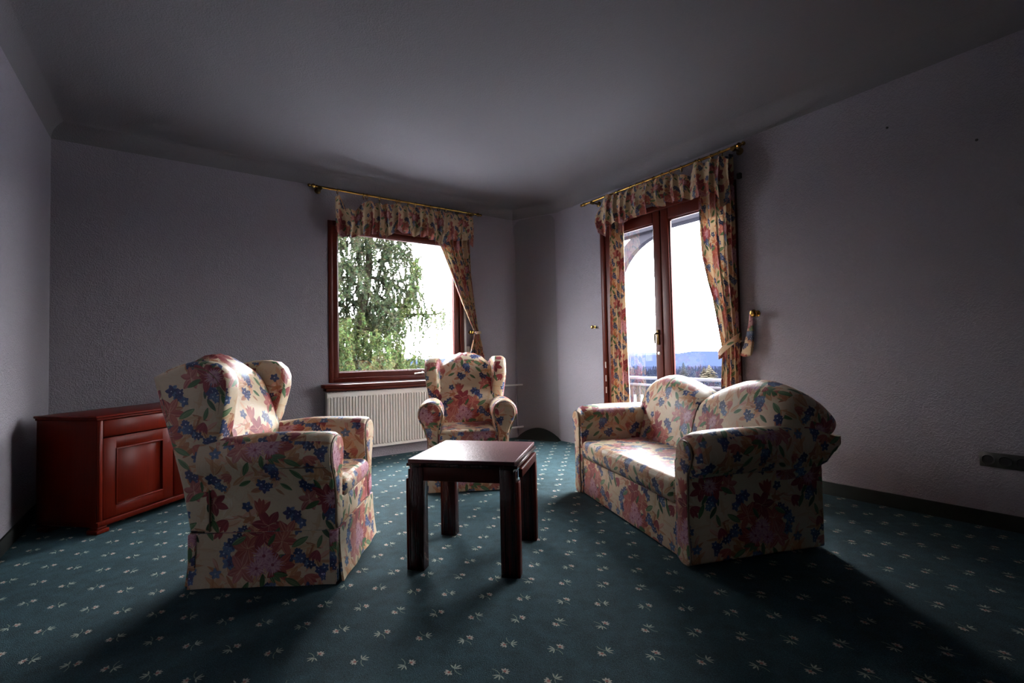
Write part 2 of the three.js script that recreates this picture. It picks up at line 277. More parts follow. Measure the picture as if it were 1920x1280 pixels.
// ------------------------------------------------------------------ window in the back wall
{
  const w = thing('window_1', null, null, [0, 0, ZB]); tag(w, 'large wooden window with a view of a larch tree', null, null, 'structure');
  const bars = (x0, x1, y0, y1, t, z0, z1, r) => merge([B(x0, x0 + t, y0, y1, z0, z1, r), B(x1 - t, x1, y0, y1, z0, z1, r), B(x0 + t, x1 - t, y1 - t, y1, z0, z1, r), B(x0 + t, x1 - t, y0, y0 + t, z0, z1, r)]);
  const { x0, x1, y0, y1 } = WIN;
  obj('window_frame', fin(bars(x0, x1, y0, y1, 0.05, -0.1, 0.012, 0.006)), M.frame, w);
  const sash = obj('window_sash', fin(bars(x0 + 0.045, x1 - 0.045, y0 + 0.045, y1 - 0.045, 0.07, -0.1, -0.02, 0.008)), M.frame, w);
  obj('glazing_bead', fin(bars(x0 + 0.11, x1 - 0.11, y0 + 0.11, y1 - 0.11, 0.014, -0.07, -0.03, 0.003)), M.frame, w);
  obj('pane', B(x0 + 0.11, x1 - 0.11, y0 + 0.11, y1 - 0.11, -0.068, -0.066, 0), M.glass, w);
  const h = lathe([[0, 0], [0.02, 0], [0.022, 0.006], [0.014, 0.012], [0.012, 0.03], [0, 0.032]], 16); h.rotateX(Math.PI / 2); h.translate(2.56, y0 + 0.075, -0.022);
  const lever = tube([[2.56, y0 + 0.075, 0.008], [2.52, y0 + 0.073, 0.012], [2.44, y0 + 0.066, 0.012]], 0.009, 12, 8);
  obj('window_handle', merge([h, lever]).toNonIndexed && fin(merge([h, lever])), M.steel, sash, 'pale metal lever handle');
  obj('reveal_strip', fin(B(x1, x1 + 0.03, y0, y1, -0.02, 0.016, 0.004)), M.white, w, 'white plaster bead at the window edge');
}
{ // window board
  const g = merge([B(1.335, 3.25, 0.835, 0.875, ZB - 0.12, ZB + 0.15, 0.01), B(1.36, 3.22, 0.80, 0.836, ZB, ZB + 0.125, 0.004)]);
  tag(obj('window_sill', fin(g), M.frame), 'dark red wooden window sill board above the radiator', 'window sill');
}
{ // radiator
  const x0 = 1.375, x1 = 3.02, y0 = 0.135, y1 = 0.785, z0 = ZB + 0.035, z1 = ZB + 0.115;
  const r = thing('radiator', 'white ribbed panel radiator under the tree window', 'radiator', [x0, 0, 0]);
  const W = x1 - x0, n = Math.round(W / 0.0333), pts = []; // pressed front sheet
  const p = W / n, ring = (y, k) => { const a = []; for (let i = 0; i < n; i++) for (const [t, d] of [[0.08, 0], [0.22, 1], [0.62, 1], [0.76, 0]]) a.push(V((i + t) * p, y, z1 - 0.012 + d * 0.012 * k)); a.push(V(W, y, z1 - 0.012)); a.unshift(V(0, y, z1 - 0.012)); return a; };
  const sheet = loft([ring(y0, 0), ring(y0 + 0.028, 0), ring(y0 + 0.042, 1), ring(y1 - 0.062, 1), ring(y1 - 0.048, 0), ring(y1, 0)], false, false);
  obj('front_panel', fin(sheet, 0.35), M.enamel, r);
  obj('rear_panel', fin(B(0, W, y0 + 0.01, y1 - 0.01, z0, z0 + 0.02, 0.004)), M.enamel, r);
  for (const x of [0, W]) obj('side_panel', fin(B(x - 0.004, x + 0.006, y0, y1, z0, z1 - 0.006, 0.002)), M.enamel, r);
  const bars = []; for (let i = 0; i < 46; i++) bars.push(B(0.01 + i * (W - 0.02) / 46, 0.028 + i * (W - 0.02) / 46, y1 - 0.012, y1, z0 + 0.012, z1 - 0.014, 0)); bars.push(B(0, W, y1 - 0.012, y1, z1 - 0.02, z1 - 0.01, 0.002));
  obj('top_grille', fin(merge(bars)), M.enamel, r);
  const v = lathe([[0, 0], [0.017, 0], [0.017, 0.05], [0.013, 0.06], [0, 0.06]], 14); v.rotateZ(-Math.PI / 2); v.translate(W, y1 - 0.06, (z0 + z1) / 2);
  obj('valve', fin(v), M.white, r);
}
for (const [y, x, l] of [[0.748, 3.04, 'white heating pipe running right from the radiator at sill height'], [0.16, 3.04, 'lower white heating pipe just above the floor by the corner']]) {
  const g = merge([tube([[x, y, ZB + 0.09], [3.6, y - 0.002, ZB + 0.09], [4.03, y - 0.004, ZB + 0.09]], 0.0125, 20, 10)]);
  const t = obj('heating_pipe', fin(g), M.white); tag(t, l, 'pipe');
}
tag(obj('wall_thermostat', fin(B(3.185, 3.225, 1.18, 1.29, ZB, ZB + 0.03, 0.006)), M.white), 'small white box on the wall beside the window curtain', 'thermostat');

// ------------------------------------------------------------------ balcony door in the right wall
{
  const d = thing('door_1', null, null, [XR, 0, 0]); tag(d, 'double balcony door of dark red wood with tall glass panes', null, null, 'structure');
  const { z0, z1, y1 } = DOOR, F = (a, b, c, e, x0, x1, r = 0.006) => B(x0, x1, c, e, a, b, r);
  obj('door_frame', fin(merge([F(z0, z0 + 0.06, 0, y1, -0.012, 0.1), F(z1 - 0.06, z1, 0, y1, -0.012, 0.1), F(z0 + 0.06, z1 - 0.06, y1 - 0.06, y1, -0.012, 0.1), F(z0 + 0.06, z1 - 0.06, 0, 0.05, 0, 0.1)])), M.frame, d);
  const mid = (z0 + z1) / 2;
  [[z0 + 0.055, mid - 0.004], [mid + 0.004, z1 - 0.055]].forEach(([a, b], k) => {
    const t = 0.095, top = y1 - 0.055, s = obj('door_leaf', fin(merge([F(a, a + t, 0.03, top, 0.01, 0.08, 0.01), F(b - t, b, 0.03, top, 0.01, 0.08, 0.01), F(a + t, b - t, top - 0.125, top, 0.01, 0.08, 0.01), F(a + t, b - t, 0.03, 0.2, 0.01, 0.08, 0.01)])), M.frame, d);
    obj('glazing_bead', fin(merge([F(a + t, a + t + 0.012, 0.2, top - 0.125, 0.03, 0.06, 0.002), F(b - t - 0.012, b - t, 0.2, top - 0.125, 0.03, 0.06, 0.002), F(a + t, b - t, top - 0.137, top - 0.125, 0.03, 0.06, 0.002)])), M.frame, s);
    obj('pane', F(a + t, b - t, 0.2, top - 0.12, 0.044, 0.046, 0), M.glass, s);
    if (!k) {
      const h = merge([F(b - 0.07, b - 0.04, 1.24, 1.40, -0.002, 0.012, 0.004), tube([[0, 1.36, b - 0.055], [-0.04, 1.36, b - 0.055], [-0.05, 1.345, b - 0.055], [-0.05, 1.25, b - 0.055]], 0.009, 16, 8)]);
      obj('door_handle', fin(h), M.dullBrass, s, 'dull brass lever handle');
      const c = lathe([[0, 0], [0.017, 0], [0.017, 0.01], [0, 0.014]], 14); c.rotateZ(Math.PI / 2); c.translate(0.012, 1.145, b - 0.05); obj('lock_cylinder', fin(c), M.steel, s);
    }
  });
  for (const y of [0.72, 0.86, 1.02]) { const g = merge([lathe([[0, -0.035], [0.007, -0.035], [0.007, 0.035], [0, 0.04]], 10)]); g.translate(-0.016, y, z0 + 0.05); obj('hinge', fin(g), M.steel, d); }
}

// ------------------------------------------------------------------ curtain poles, rings, curtains
// frame: along = distance along the wall, out = distance from the wall
const ORD = ['first', 'second', 'third', 'fourth', 'fifth', 'sixth', 'seventh', 'eighth', 'ninth', 'tenth', 'eleventh', 'twelfth', 'thirteenth', 'fourteenth', 'fifteenth', 'sixteenth'];
const onBack = (a, y, o) => V(a, y, ZB + o), onRight = (a, y, o) => V(XR - o, y, a);
function curtainPole(at, a0, a1, y, rings, brackets, label, ringLabel, group) {
  const p = thing('curtain_pole', label, 'curtain rod', [0, 0, 0]), o = 0.118;
  obj('rod', fin(tube([at(a0 + 0.09, y, o), at((a0 + a1) / 2, y, o), at(a1 - 0.09, y, o)], 0.0125, 30, 12)), M.brass, p);
  for (const [a, s] of [[a0, 1], [a1, -1]]) { // turned finials
    const g = lathe([[0, 0], [0.012, 0.004], [0.019, 0.018], [0.012, 0.032], [0.009, 0.036], [0.016, 0.042], [0.024, 0.058], [0.019, 0.075], [0.012, 0.082], [0.017, 0.088], [0.017, 0.098], [0, 0.1]], 18);
    g.applyQuaternion(new THREE.Quaternion().setFromUnitVectors(V(0, 1, 0), at(1, 0, 0).sub(at(0, 0, 0)).multiplyScalar(s).normalize())); g.translate(...at(a, y, o).toArray());
    obj('finial', fin(g), M.brass, p);
  }
  for (const a of brackets) {
    const c = lathe([[0, 0], [0.032, 0], [0.034, 0.008], [0.02, 0.016], [0.012, 0.022], [0.011, 0.085], [0.02, 0.09], [0.022, 0.1], [0.022, 0.13], [0, 0.136]], 16);
    c.applyQuaternion(new THREE.Quaternion().setFromUnitVectors(V(0, 1, 0), at(0, 0, 1).sub(at(0, 0, 0)))); c.translate(...at(a, y - 0.012, 0).toArray());
    obj('bracket', fin(c), M.dullBrass, p);
  }
  rings.forEach((a, i) => {
    const g = new THREE.TorusGeometry(0.027, 0.0045, 8, 20), dir = at(1, 0, 0).sub(at(0, 0, 0)).normalize();
    g.applyQuaternion(new THREE.Quaternion().setFromUnitVectors(V(0, 0, 1), V(dir.x + 0.25 * Math.sin(i * 2.3) * dir.z, 0.08 * Math.sin(i * 1.7), dir.z + 0.25 * Math.sin(i * 2.3) * dir.x).normalize())); 
    const eye = tube([[0, -0.024, 0], [0.003, -0.034, 0], [0, -0.046, 0]], 0.0025, 6, 5), m = merge([g, eye]); const c = at(a, y - 0.014, o);
    m.translate(c.x, c.y, c.z); tag(obj('curtain_ring', fin(m), M.brass), `${i === rings.length - 1 ? 'rightmost' : ORD[i]} brass ring ${i === rings.length - 1 ? '' : 'from the left '}on the pole above the ${ringLabel}`, 'curtain ring', group);
  });
}
const ringsBack = [1.501, 1.792, 1.83, 1.982, 2.193, 2.225, 2.338, 2.43, 2.56, 2.64, 2.75, 2.849, 2.932, 3.013, 3.17, 3.20];
const ringsRight = [-3.90, -3.77, -3.72, -3.553, -3.465, -3.373, -3.238, -3.128, -3.022, -2.905, -2.735, -2.70, -2.574, -2.486];
curtainPole(onBack, 1.185, 3.39, 3.043, ringsBack, [1.315, 3.24], 'brass curtain pole with knob ends above the tree window', 'tree window', 'rings on the window pole');
curtainPole(onRight, -4.36, -2.245, 2.998, ringsRight, [-4.16, -2.36], 'brass curtain pole with knob ends above the balcony door', 'balcony door', 'rings on the door pole');
const interp = (tab, x) => { for (let i = 0; i + 1 < tab.length; i++) if (x <= tab[i + 1][0]) { const t = (x - tab[i][0]) / (tab[i + 1][0] - tab[i][0]); return lerp(tab[i][1], tab[i + 1][1], Math.max(0, Math.min(1, t))); } return tab[tab.length - 1][1]; };
// a gathered sheet: s runs across the cloth, v down it
function cloth(at, nu, nv, f, width, length, ou = 0, ov = 0) {
  const pos = [], uv = [], idx = [];
  for (let j = 0; j <= nv; j++) for (let i = 0; i <= nu; i++) {
    const s = i / nu, v = j / nv, [a, y, o] = f(s, v), p = at(a, y, o); pos.push(p.x, p.y, p.z); uv.push(s * width / TW + ou, 1 - v * length / TH + ov);
  }
  for (let j = 0; j < nv; j++) for (let i = 0; i < nu; i++) { const k = j * (nu + 1) + i; idx.push(k, k + nu + 1, k + 1, k + 1, k + nu + 1, k + nu + 2); }
  const g = new THREE.BufferGeometry(); g.setAttribute('position', new THREE.Float32BufferAttribute(pos, 3)); g.setAttribute('uv', new THREE.Float32BufferAttribute(uv, 2)); g.setIndex(idx); g.computeVertexNormals(); return g;
}
function valance(at, top, bot, a0, a1, folds, out, name, label, width) {
  const ph = rr(0, 6);
  const g = cloth(at, 320, 26, (s, v) => {
    const a = lerp(a0, a1, s), w = 0.5 + 0.5 * Math.sin(s * 11 + ph), k = s * folds * 6.283 + 1.4 * Math.sin(s * 17 + ph) + 0.5 * Math.sin(v * 3 + s * 40);
    const yt = interp(top, a), yb = interp(bot, a) + 0.012 * Math.sin(k * 0.5 + 1), y = lerp(yt, yb, v) ;
    const amp = lerp(0.010, 0.020 + 0.014 * w, ss(0, 1, v));
    return [a + 0.010 * Math.cos(k) * v, y + 0.006 * Math.sin(k), out + amp * Math.sin(k) + 0.02 * Math.sin(v * Math.PI) + 0.012 * v * Math.sin(k * 2.1 + ph)];
  }, width, 0.42, rr(0, 1), 0.2);
  return tag(obj(name, g, M.valance), label, 'valance');
}
valance(onBack, [[1.44, 2.92], [1.515, 2.99], [1.576, 2.83], [1.69, 2.835], [1.795, 2.95], [1.83, 2.965], [2.02, 2.955], [2.17, 2.985], [2.51, 2.985], [2.873, 2.99], [3.24, 2.985]],
  [[1.44, 2.60], [1.484, 2.538], [1.6, 2.52], [1.727, 2.54], [1.803, 2.565], [1.87, 2.60], [2.015, 2.565], [2.12, 2.62], [2.18, 2.68], [2.28, 2.66], [2.41, 2.63], [2.575, 2.66], [2.67, 2.57], [2.77, 2.58], [2.92, 2.64], [3.06, 2.67], [3.16, 2.66], [3.24, 2.58]],
  1.46, 3.225, 15, 0.16, 'curtain_valance', 'gathered floral valance hanging in scallops from the window pole', 3.4);
valance(onRight, [[-4.03, 2.80], [-3.91, 2.985], [-3.85, 2.985], [-3.70, 2.945], [-3.58, 2.955], [-3.37, 2.962], [-3.09, 2.95], [-2.93, 2.93], [-2.78, 2.86], [-2.735, 2.975], [-2.64, 2.945], [-2.43, 2.935], [-2.36, 2.86]],
  [[-4.05, 2.64], [-3.99, 2.56], [-3.94, 2.53], [-3.87, 2.655], [-3.70, 2.63], [-3.59, 2.615], [-3.50, 2.645], [-3.34, 2.64], [-3.277, 2.70], [-3.1, 2.66], [-3.02, 2.68], [-2.84, 2.645], [-2.70, 2.637], [-2.52, 2.62], [-2.48, 2.53], [-2.44, 2.47], [-2.38, 2.55]],
  -4.04, -2.375, 14, 0.165, 'curtain_valance', 'gathered floral valance hanging from the brass pole above the balcony door', 3.3);
function drape(at, rows, folds, out, amp, name, label, width, ou) { // rows: [y, left edge, right edge, fold depth factor]
  const ys = rows.map((r) => r[0]), y0 = ys[0], y1 = ys[ys.length - 1];
  const col = (k) => (y) => interp(rows.map((r) => [-r[0], r[k]]), -y);
  const L = col(1), R = col(2), D = col(3), ph = rr(0, 6);
  const g = cloth(at, 140, 90, (s, v) => {
    const y = lerp(y0, y1, v), k = s * folds * 6.283 + ph + 0.5 * Math.sin(s * 9 + v * 2), d = D(y), w = Math.pow(s, 1) ;
    return [lerp(L(y), R(y), w + 0.03 * Math.sin(k * 0.5 + v)), y, out + amp * d * (Math.sin(k) + 0.35 * Math.sin(2.3 * k + v * 3))];
  }, width, y0 - y1, ou, 0.1);
  return tag(obj(name, g, M.curtain), label, 'curtain');
}
drape(onBack, [[2.97, 2.78, 3.22, 0.9], [2.62, 2.745, 3.218, 1], [2.37, 2.862, 3.228, 1], [2.216, 2.935, 3.233, 1], [1.93, 3.057, 3.27, 0.9], [1.706, 3.157, 3.305, 0.7], [1.547, 3.233, 3.327, 0.5], [1.465, 3.268, 3.352, 0.45], [1.316, 3.228, 3.39, 0.8], [1.152, 3.175, 3.428, 1], [0.82, 3.15, 3.45, 1]], 7, 0.07, 0.024, 'curtain', 'floral curtain drawn right and tied back beside the tree window', 1.5, 0.1);
drape(onRight, [[2.98, -3.93, -3.70, 1], [2.5, -3.925, -3.705, 1], [1.763, -3.942, -3.70, 1], [0.63, -3.955, -3.675, 1.1], [0.06, -3.96, -3.66, 1.1]], 4, 0.07, 0.024, 'curtain', 'narrow floral curtain hanging straight at the left side of the balcony door', 1.0, 0.3);
drape(onRight, [[2.96, -2.765, -2.385, 1], [2.272, -2.761, -2.384, 1], [2.058, -2.745, -2.384, 1], [1.82, -2.696, -2.384, 1], [1.67, -2.655, -2.384, 1], [1.42, -2.608, -2.384, 0.9], [1.195, -2.572, -2.378, 0.7], [1.12, -2.57, -2.378, 0.7], [0.85, -2.588, -2.376, 0.9], [0.06, -2.63, -2.36, 1]], 5, 0.07, 0.024, 'curtain', 'wide floral curtain with a fabric tie at the right side of the balcony door', 1.3, 0.55);
{ // tiebacks and their knobs
  const ring = (at, c, y, rx, ro, o, h, tilt) => { const rings = []; for (let i = 0; i < 40; i++) { const t = i / 40 * 6.283, a = c + rx * Math.cos(t), yy = y + tilt * Math.cos(t), out = o + ro * Math.sin(t); rings.push([at(a, yy - h / 2, out), at(a, yy, out + 0.004 * Math.sin(t)), at(a, yy + h / 2, out)]); } rings.push(rings[0]); return loft(rings, false, false); };
  tag(obj('curtain_tieback', up(ring(onBack, 3.31, 1.468, 0.05, 0.05, 0.085, 0.035, 0.004)), M.valance), 'short floral band tying the window curtain together', 'tieback');
  tag(obj('curtain_tieback', up(ring(onRight, -2.475, 1.20, 0.112, 0.055, 0.085, 0.07, 0.085)), M.valance), 'slanting floral band round the wide curtain at the balcony door', 'tieback');
  const knob = (at, a, y, label, s = 1) => { const k = thing('tieback_knob', label, 'curtain knob', at(a, y, 0).toArray());
    const q = new THREE.Quaternion().setFromUnitVectors(V(0, 1, 0), at(0, 0, 1).sub(at(0, 0, 0)).normalize());
    const st = lathe([[0, 0], [0.022, 0], [0.023, 0.006], [0.01, 0.012], [0.009, 0.05], [0, 0.05]].map(([x, y]) => [x * s, y * s]), 16); st.applyQuaternion(q); obj('stem', fin(st), M.brass, k);
    const hd = lathe([[0, 0.046], [0.014, 0.046], [0.026, 0.054], [0.028, 0.064], [0.02, 0.076], [0.008, 0.082], [0, 0.083]].map(([x, y]) => [x * s, y * s]), 18); hd.applyQuaternion(q); obj('knob', fin(hd), M.brass, k); };
  knob(onBack, 3.24, 1.475, 'brass tieback knob beside the window curtain');
  knob(onRight, -4.277, 1.486, 'small brass knob alone on the wall left of the balcony door', 0.8);
  knob(onRight, -2.25, 1.485, 'brass tieback knob right of the balcony door holding a fabric loop', 1.2);
  const lp = []; for (let i = 0; i <= 30; i++) { const t = i / 30, w = Math.sin(t * Math.PI); const a = -2.31 + 0.03 * Math.cos(t * 6.28), o = 0.06 + 0.02 * Math.sin(t * 6.28); const y = 1.51 - 0.40 * Math.sin(t * Math.PI) ** 0.8; const h = 0.012 + 0.035 * w; lp.push([onRight(a - h, y, o), onRight(a, y - 0.01, o + 0.008), onRight(a + h, y, o)]); }
  tag(obj('curtain_tieback', up(loft(lp, false, false)), M.valance), 'loose floral tie loop hanging from the knob right of the balcony door', 'tieback');
}
tag(obj('cable_clip', fin(B(XR - 0.03, XR, 2.735, 2.785, -2.385, -2.35, 0.004)), M.socketIn), 'tiny black clip high on the wall right of the balcony door', 'clip');
{ // sockets on the right wall
  const s = thing('wall_socket', 'dark triple wall socket low on the right wall', 'socket', [XR, 0.43, -0.70]);
  obj('cover_plate', fin(B(-0.014, 0, -0.047, 0.047, -0.14, 0.10, 0.006)), M.socket, s);
  for (const z of [-0.098, -0.02, 0.058]) { const g = lathe([[0.0, 0.004], [0.022, 0.004], [0.024, 0.014], [0.03, 0.016], [0.031, 0.012], [0, 0.012]], 20); g.rotateZ(Math.PI / 2); g.translate(-0.004, 0, z); obj('outlet', fin(g), M.socketIn, s); }
}
for (const [z, y, l] of [[-1.25, 2.76, 'small dark nail high on the right wall'], [-0.78, 2.49, 'tiny dark nail high up near the right edge']]) { const g = lathe([[0, 0], [0.008, 0], [0.008, 0.003], [0.003, 0.004], [0.003, 0.02], [0, 0.02]], 10); g.rotateZ(Math.PI / 2); g.translate(XR, y, z); tag(obj('nail', fin(g), M.socketIn), l, 'nail'); }
{ // carpet flap turned up against the corner pier
  const n = 16, base = [], a = V(CX, 0, ZB), b = V(XR, 0, CZ), dir = b.clone().sub(a).normalize(), nor = V(-dir.z, 0, dir.x).multiplyScalar(-1).normalize();
  if (nor.x > 0) nor.multiplyScalar(-1);
  const L = b.distanceTo(a), rings = [];
  for (let i = 0; i <= n; i++) { const t = i / n, h = 0.15 * Math.pow(Math.sin(t * Math.PI), 0.8) + 0.004, p = a.clone().addScaledVector(dir, 0.02 + t * (L - 0.02)); const q = (d, y) => p.clone().addScaledVector(nor, d).setY(y); rings.push([q(0.11, 0), q(0.05, h * 0.35), q(0.022, h * 0.8), q(0.012, h), q(0.002, h), q(0.002, 0)]); }
  tag(obj('carpet_offcut', fin(loft(rings), 0.7), M.darkGreen), 'dark rounded piece of carpet turned up against the corner', 'carpet piece');
}

// ------------------------------------------------------------------ wing chairs
function ripple(g, f) { const p = g.attributes.position; for (let i = 0; i < p.count; i++) { const v = f(p.getX(i), p.getY(i), p.getZ(i)); p.setXYZ(i, v[0], v[1], v[2]); } return g; }
function makeWingChair(label, pos, turn) {
  const c = thing('wing_chair', label, 'armchair', pos, turn), hw = 0.35, zf = 0.385, zb = -0.365, sy = 0.275;
  // skirt: four hanging panels with a pleat at each corner
  const panel = (w, ou) => ripple(new THREE.BoxGeometry(w, sy - 0.008, 0.012, 24, 8, 1), (x, y, z) => { const v = 0.5 - (y / (sy - 0.008)); return [x * (1 + 0.025 * v), y + (sy + 0.008) / 2, z + 0.022 * v * v + 0.004 * v * Math.sin(x * 23 + ou * 9) ]; });
  const sk = (w, turnY, x, z, ou) => { const g = panel(w, ou); g.rotateY(turnY); g.translate(x, 0, z); obj('skirt_panel', up(g, ou, 0.25), M.fabric, c); };
  sk(2 * hw - 0.03, 0, 0, zf, 0.5); sk(zf - zb - 0.03, -Math.PI / 2, -hw, (zf + zb) / 2, 0.45); sk(zf - zb - 0.03, Math.PI / 2, hw, (zf + zb) / 2, 0.7); sk(2 * hw - 0.03, Math.PI, 0, zb, 0.2);
  for (const [x, z] of [[1, 1], [-1, 1], [1, -1], [-1, -1]]) obj('corner_pleat', up(B(x * (hw - 0.012) - 0.03, x * (hw - 0.012) + 0.008, 0.012, sy, (z > 0 ? zf : zb) - z * 0.02 - 0.02, (z > 0 ? zf : zb) - z * 0.02 + 0.02, 0.006)), M.fabric, c);
  // platform and seat
  obj('seat_platform', up(B(-0.27, 0.27, 0.262, 0.425, zb + 0.05, zf - 0.008, 0.02), 0.1, 0.1), M.fabric, c);
  { const g = box(0.56, 0.12, 0.62, 0, 0.462, 0.085, 0.05), g2 = new RoundedBoxGeometry(0.5, 0.115, 0.62, 10, 0.05); g2.translate(0, 0.458, 0.085);
    ripple(g2, (x, y, z) => [x, y + (y > 0.45 ? 0.03 * Math.cos(x / 0.26 * 1.4) * Math.cos((z - 0.06) / 0.36 * 1.3) : 0), z + (z > 0.3 ? 0.012 * Math.cos(x * 5) : 0)]);
    obj('seat_cushion', up(g2, 0.3, 0.6), M.fabric, c); }
  // arms
  for (const s of [1, -1]) {
    const sec = [[0.245, sy - 0.01], [0.245, 0.40], [0.242, 0.50], [0.228, 0.58]];
    for (let i = 0; i <= 14; i++) { const a = (195 - i * 215 / 14) * Math.PI / 180; sec.push([0.320 + 0.113 * Math.cos(a), 0.664 + 0.110 * Math.sin(a)]); }
    sec.push([0.408, 0.60], [0.378, 0.53], [0.355, 0.45], [0.35, 0.36], [0.35, sy - 0.01]);
    const ring = (z, k = 1, dy = 0) => sec.map(([x, y]) => V(s * (lerp(0.30, x, k)), y > 0.5 ? lerp(0.6, y, 0.9 + 0.1 * k) + dy : y, z));
    const rings = []; for (let i = 0; i <= 14; i++) { const z = lerp(-0.30, 0.335, i / 14); rings.push(ring(z, lerp(0.8, 1, ss(-0.3, 0.2, z)), lerp(-0.02, 0.0, ss(-0.3, 0.1, z)) + 0.006 * Math.sin(i / 14 * Math.PI))); }
    rings.push(ring(0.358, 0.985, -0.004), ring(0.371, 0.95, -0.012));
    obj('arm', up(loft(rings), s > 0 ? 0.72 : 0.42, 0.2, 1.1), M.fabric, c);
    // padded facing with piping
    const out = smoothLoop([[0.262, 0.285], [0.26, 0.42], [0.257, 0.52], [0.24, 0.60], [0.228, 0.665], [0.25, 0.727], [0.32, 0.752], [0.388, 0.727], [0.414, 0.665], [0.396, 0.60], [0.36, 0.52], [0.342, 0.42], [0.338, 0.285]], 56);
    const fg = new THREE.ExtrudeGeometry(poly(out.map(([x, y]) => [x, y])), { depth: 0.008, bevelEnabled: true, bevelThickness: 0.008, bevelSize: 0.008, bevelOffset: -0.008, bevelSegments: 2 }); if (s < 0) fg.scale(-1, 1, 1); fg.translate(0, 0, 0.367);
    const f = obj('arm_facing', up(fg, s > 0 ? 0.5 : 0.05, 0.35), M.fabric, c);
    obj('piping', fin(tube(out.map(([x, y]) => V(s * x, y, 0.374)), 0.0055, 110, 6, true)), M.piping, f);
    obj('side_seam', fin(tube([V(s * 0.352, 0.283, -0.262), V(s * 0.353, 0.45, -0.262), V(s * 0.362, 0.60, -0.262)], 0.004, 14, 5)), M.piping, c);
    obj('arm_seam', fin(tube([V(s * 0.356, 0.606, -0.26), V(s * 0.394, 0.608, 0.0), V(s * 0.411, 0.608, 0.2), V(s * 0.411, 0.606, 0.35)], 0.0035, 24, 5)), M.piping, c);
    // wing and outside of the back below it
    const w = [[-0.25, 0.275], [-0.25, 0.45], [-0.24, 0.62], [-0.215, 0.72], [-0.185, 0.80], [-0.162, 0.90], [-0.145, 0.98], [-0.145, 1.04], [-0.165, 1.09], [-0.21, 1.13], [-0.277, 1.145], [-0.35, 1.148], [-0.411, 1.138], [-0.48, 1.115], [-0.55, 1.078], [-0.515, 0.93], [-0.455, 0.69], [-0.41, 0.5], [-0.37, 0.275]];
    const wg = new THREE.ExtrudeGeometry(poly(w.map(([z, y]) => [-z, y])), { depth: 0.05, bevelEnabled: true, bevelThickness: 0.04, bevelSize: 0.032, bevelOffset: -0.032, bevelSegments: 5, curveSegments: 4 });
    wg.rotateY(Math.PI / 2); // shape x (= -z) goes to -z ; extrusion goes to +x
    wg.translate(0.29 - 0.025, 0, 0);
    ripple(wg, (x, y, z) => { const t = ss(0.62, 1.0, y), fwd = ss(-0.5, -0.2, z); const nx = x + t * (0.012 + 0.03 * fwd) - 0.02 * (1 - t) * 0; return [s * nx, y + 0.012 * t * fwd, z]; });
    obj('wing', up(wg, s > 0 ? 0.62 : 0.3, 0.1, 1.0), M.fabric, c);
    obj('wing_piping', fin(tube([[-0.245, 0.64], [-0.22, 0.74], [-0.195, 0.84], [-0.18, 0.93], [-0.175, 1.0], [-0.19, 1.06], [-0.24, 1.105], [-0.32, 1.125]].map(([z, y]) => V(s * (0.349 + 0.042 * ss(0.62, 1, y)), y, z - 0.012)), 0.004, 40, 5)), M.piping, c);
  }
  // back: face, rounded top and outside
  const prof = (h) => { const k = (h - 1.06); return smoothPts([[-0.10, 0.44], [-0.145, 0.56], [-0.18, 0.72], [-0.215, 0.86], [-0.25, 0.965], [-0.30, 1.05 + k * 0.45], [-0.355, 1.04 + k * 0.92], [-0.425, 1.06 + k], [-0.495, 1.035 + k * 0.92], [-0.545, 0.985 + k * 0.7], [-0.535, 0.9], [-0.475, 0.72], [-0.42, 0.5], [-0.372, 0.275]], 44); };
  function smoothPts(p, n) { return new THREE.CatmullRomCurve3(p.map(([z, y]) => V(0, y, z)), false, 'centripetal').getSpacedPoints(n); }
  const rings = [], nx = 36; for (let i = 0; i <= nx; i++) {
    const x = lerp(-0.272, 0.272, i / nx), h = 1.197 - 0.10 * Math.pow(Math.abs(x) / 0.235, 2.2);
    const ring = prof(Math.max(h, 1.03)); rings.push(ring.map((p, j) => { const t = ss(16, 22, j) * (1 - ss(27, 34, j)), bulge = 0.02 * Math.cos(x / 0.272 * 1.45) * (1 - ss(14, 22, j)); return V(x, p.y + 0.005 * t * Math.sin(x * 85), p.z + bulge + 0.004 * t * Math.cos(x * 60)); }));
  }
  obj('backrest', up(loft(rings), 0.52, 0.42, 1.0), M.fabric, c);
  return c;
}
makeWingChair('floral wing armchair seen from its side in front of the red cabinet', [0.565, 0, -3.09], 56.9 * Math.PI / 180);
makeWingChair('floral wing armchair facing forward between the radiator and the table', [2.26, 0, -3.975], -28.4 * Math.PI / 180);

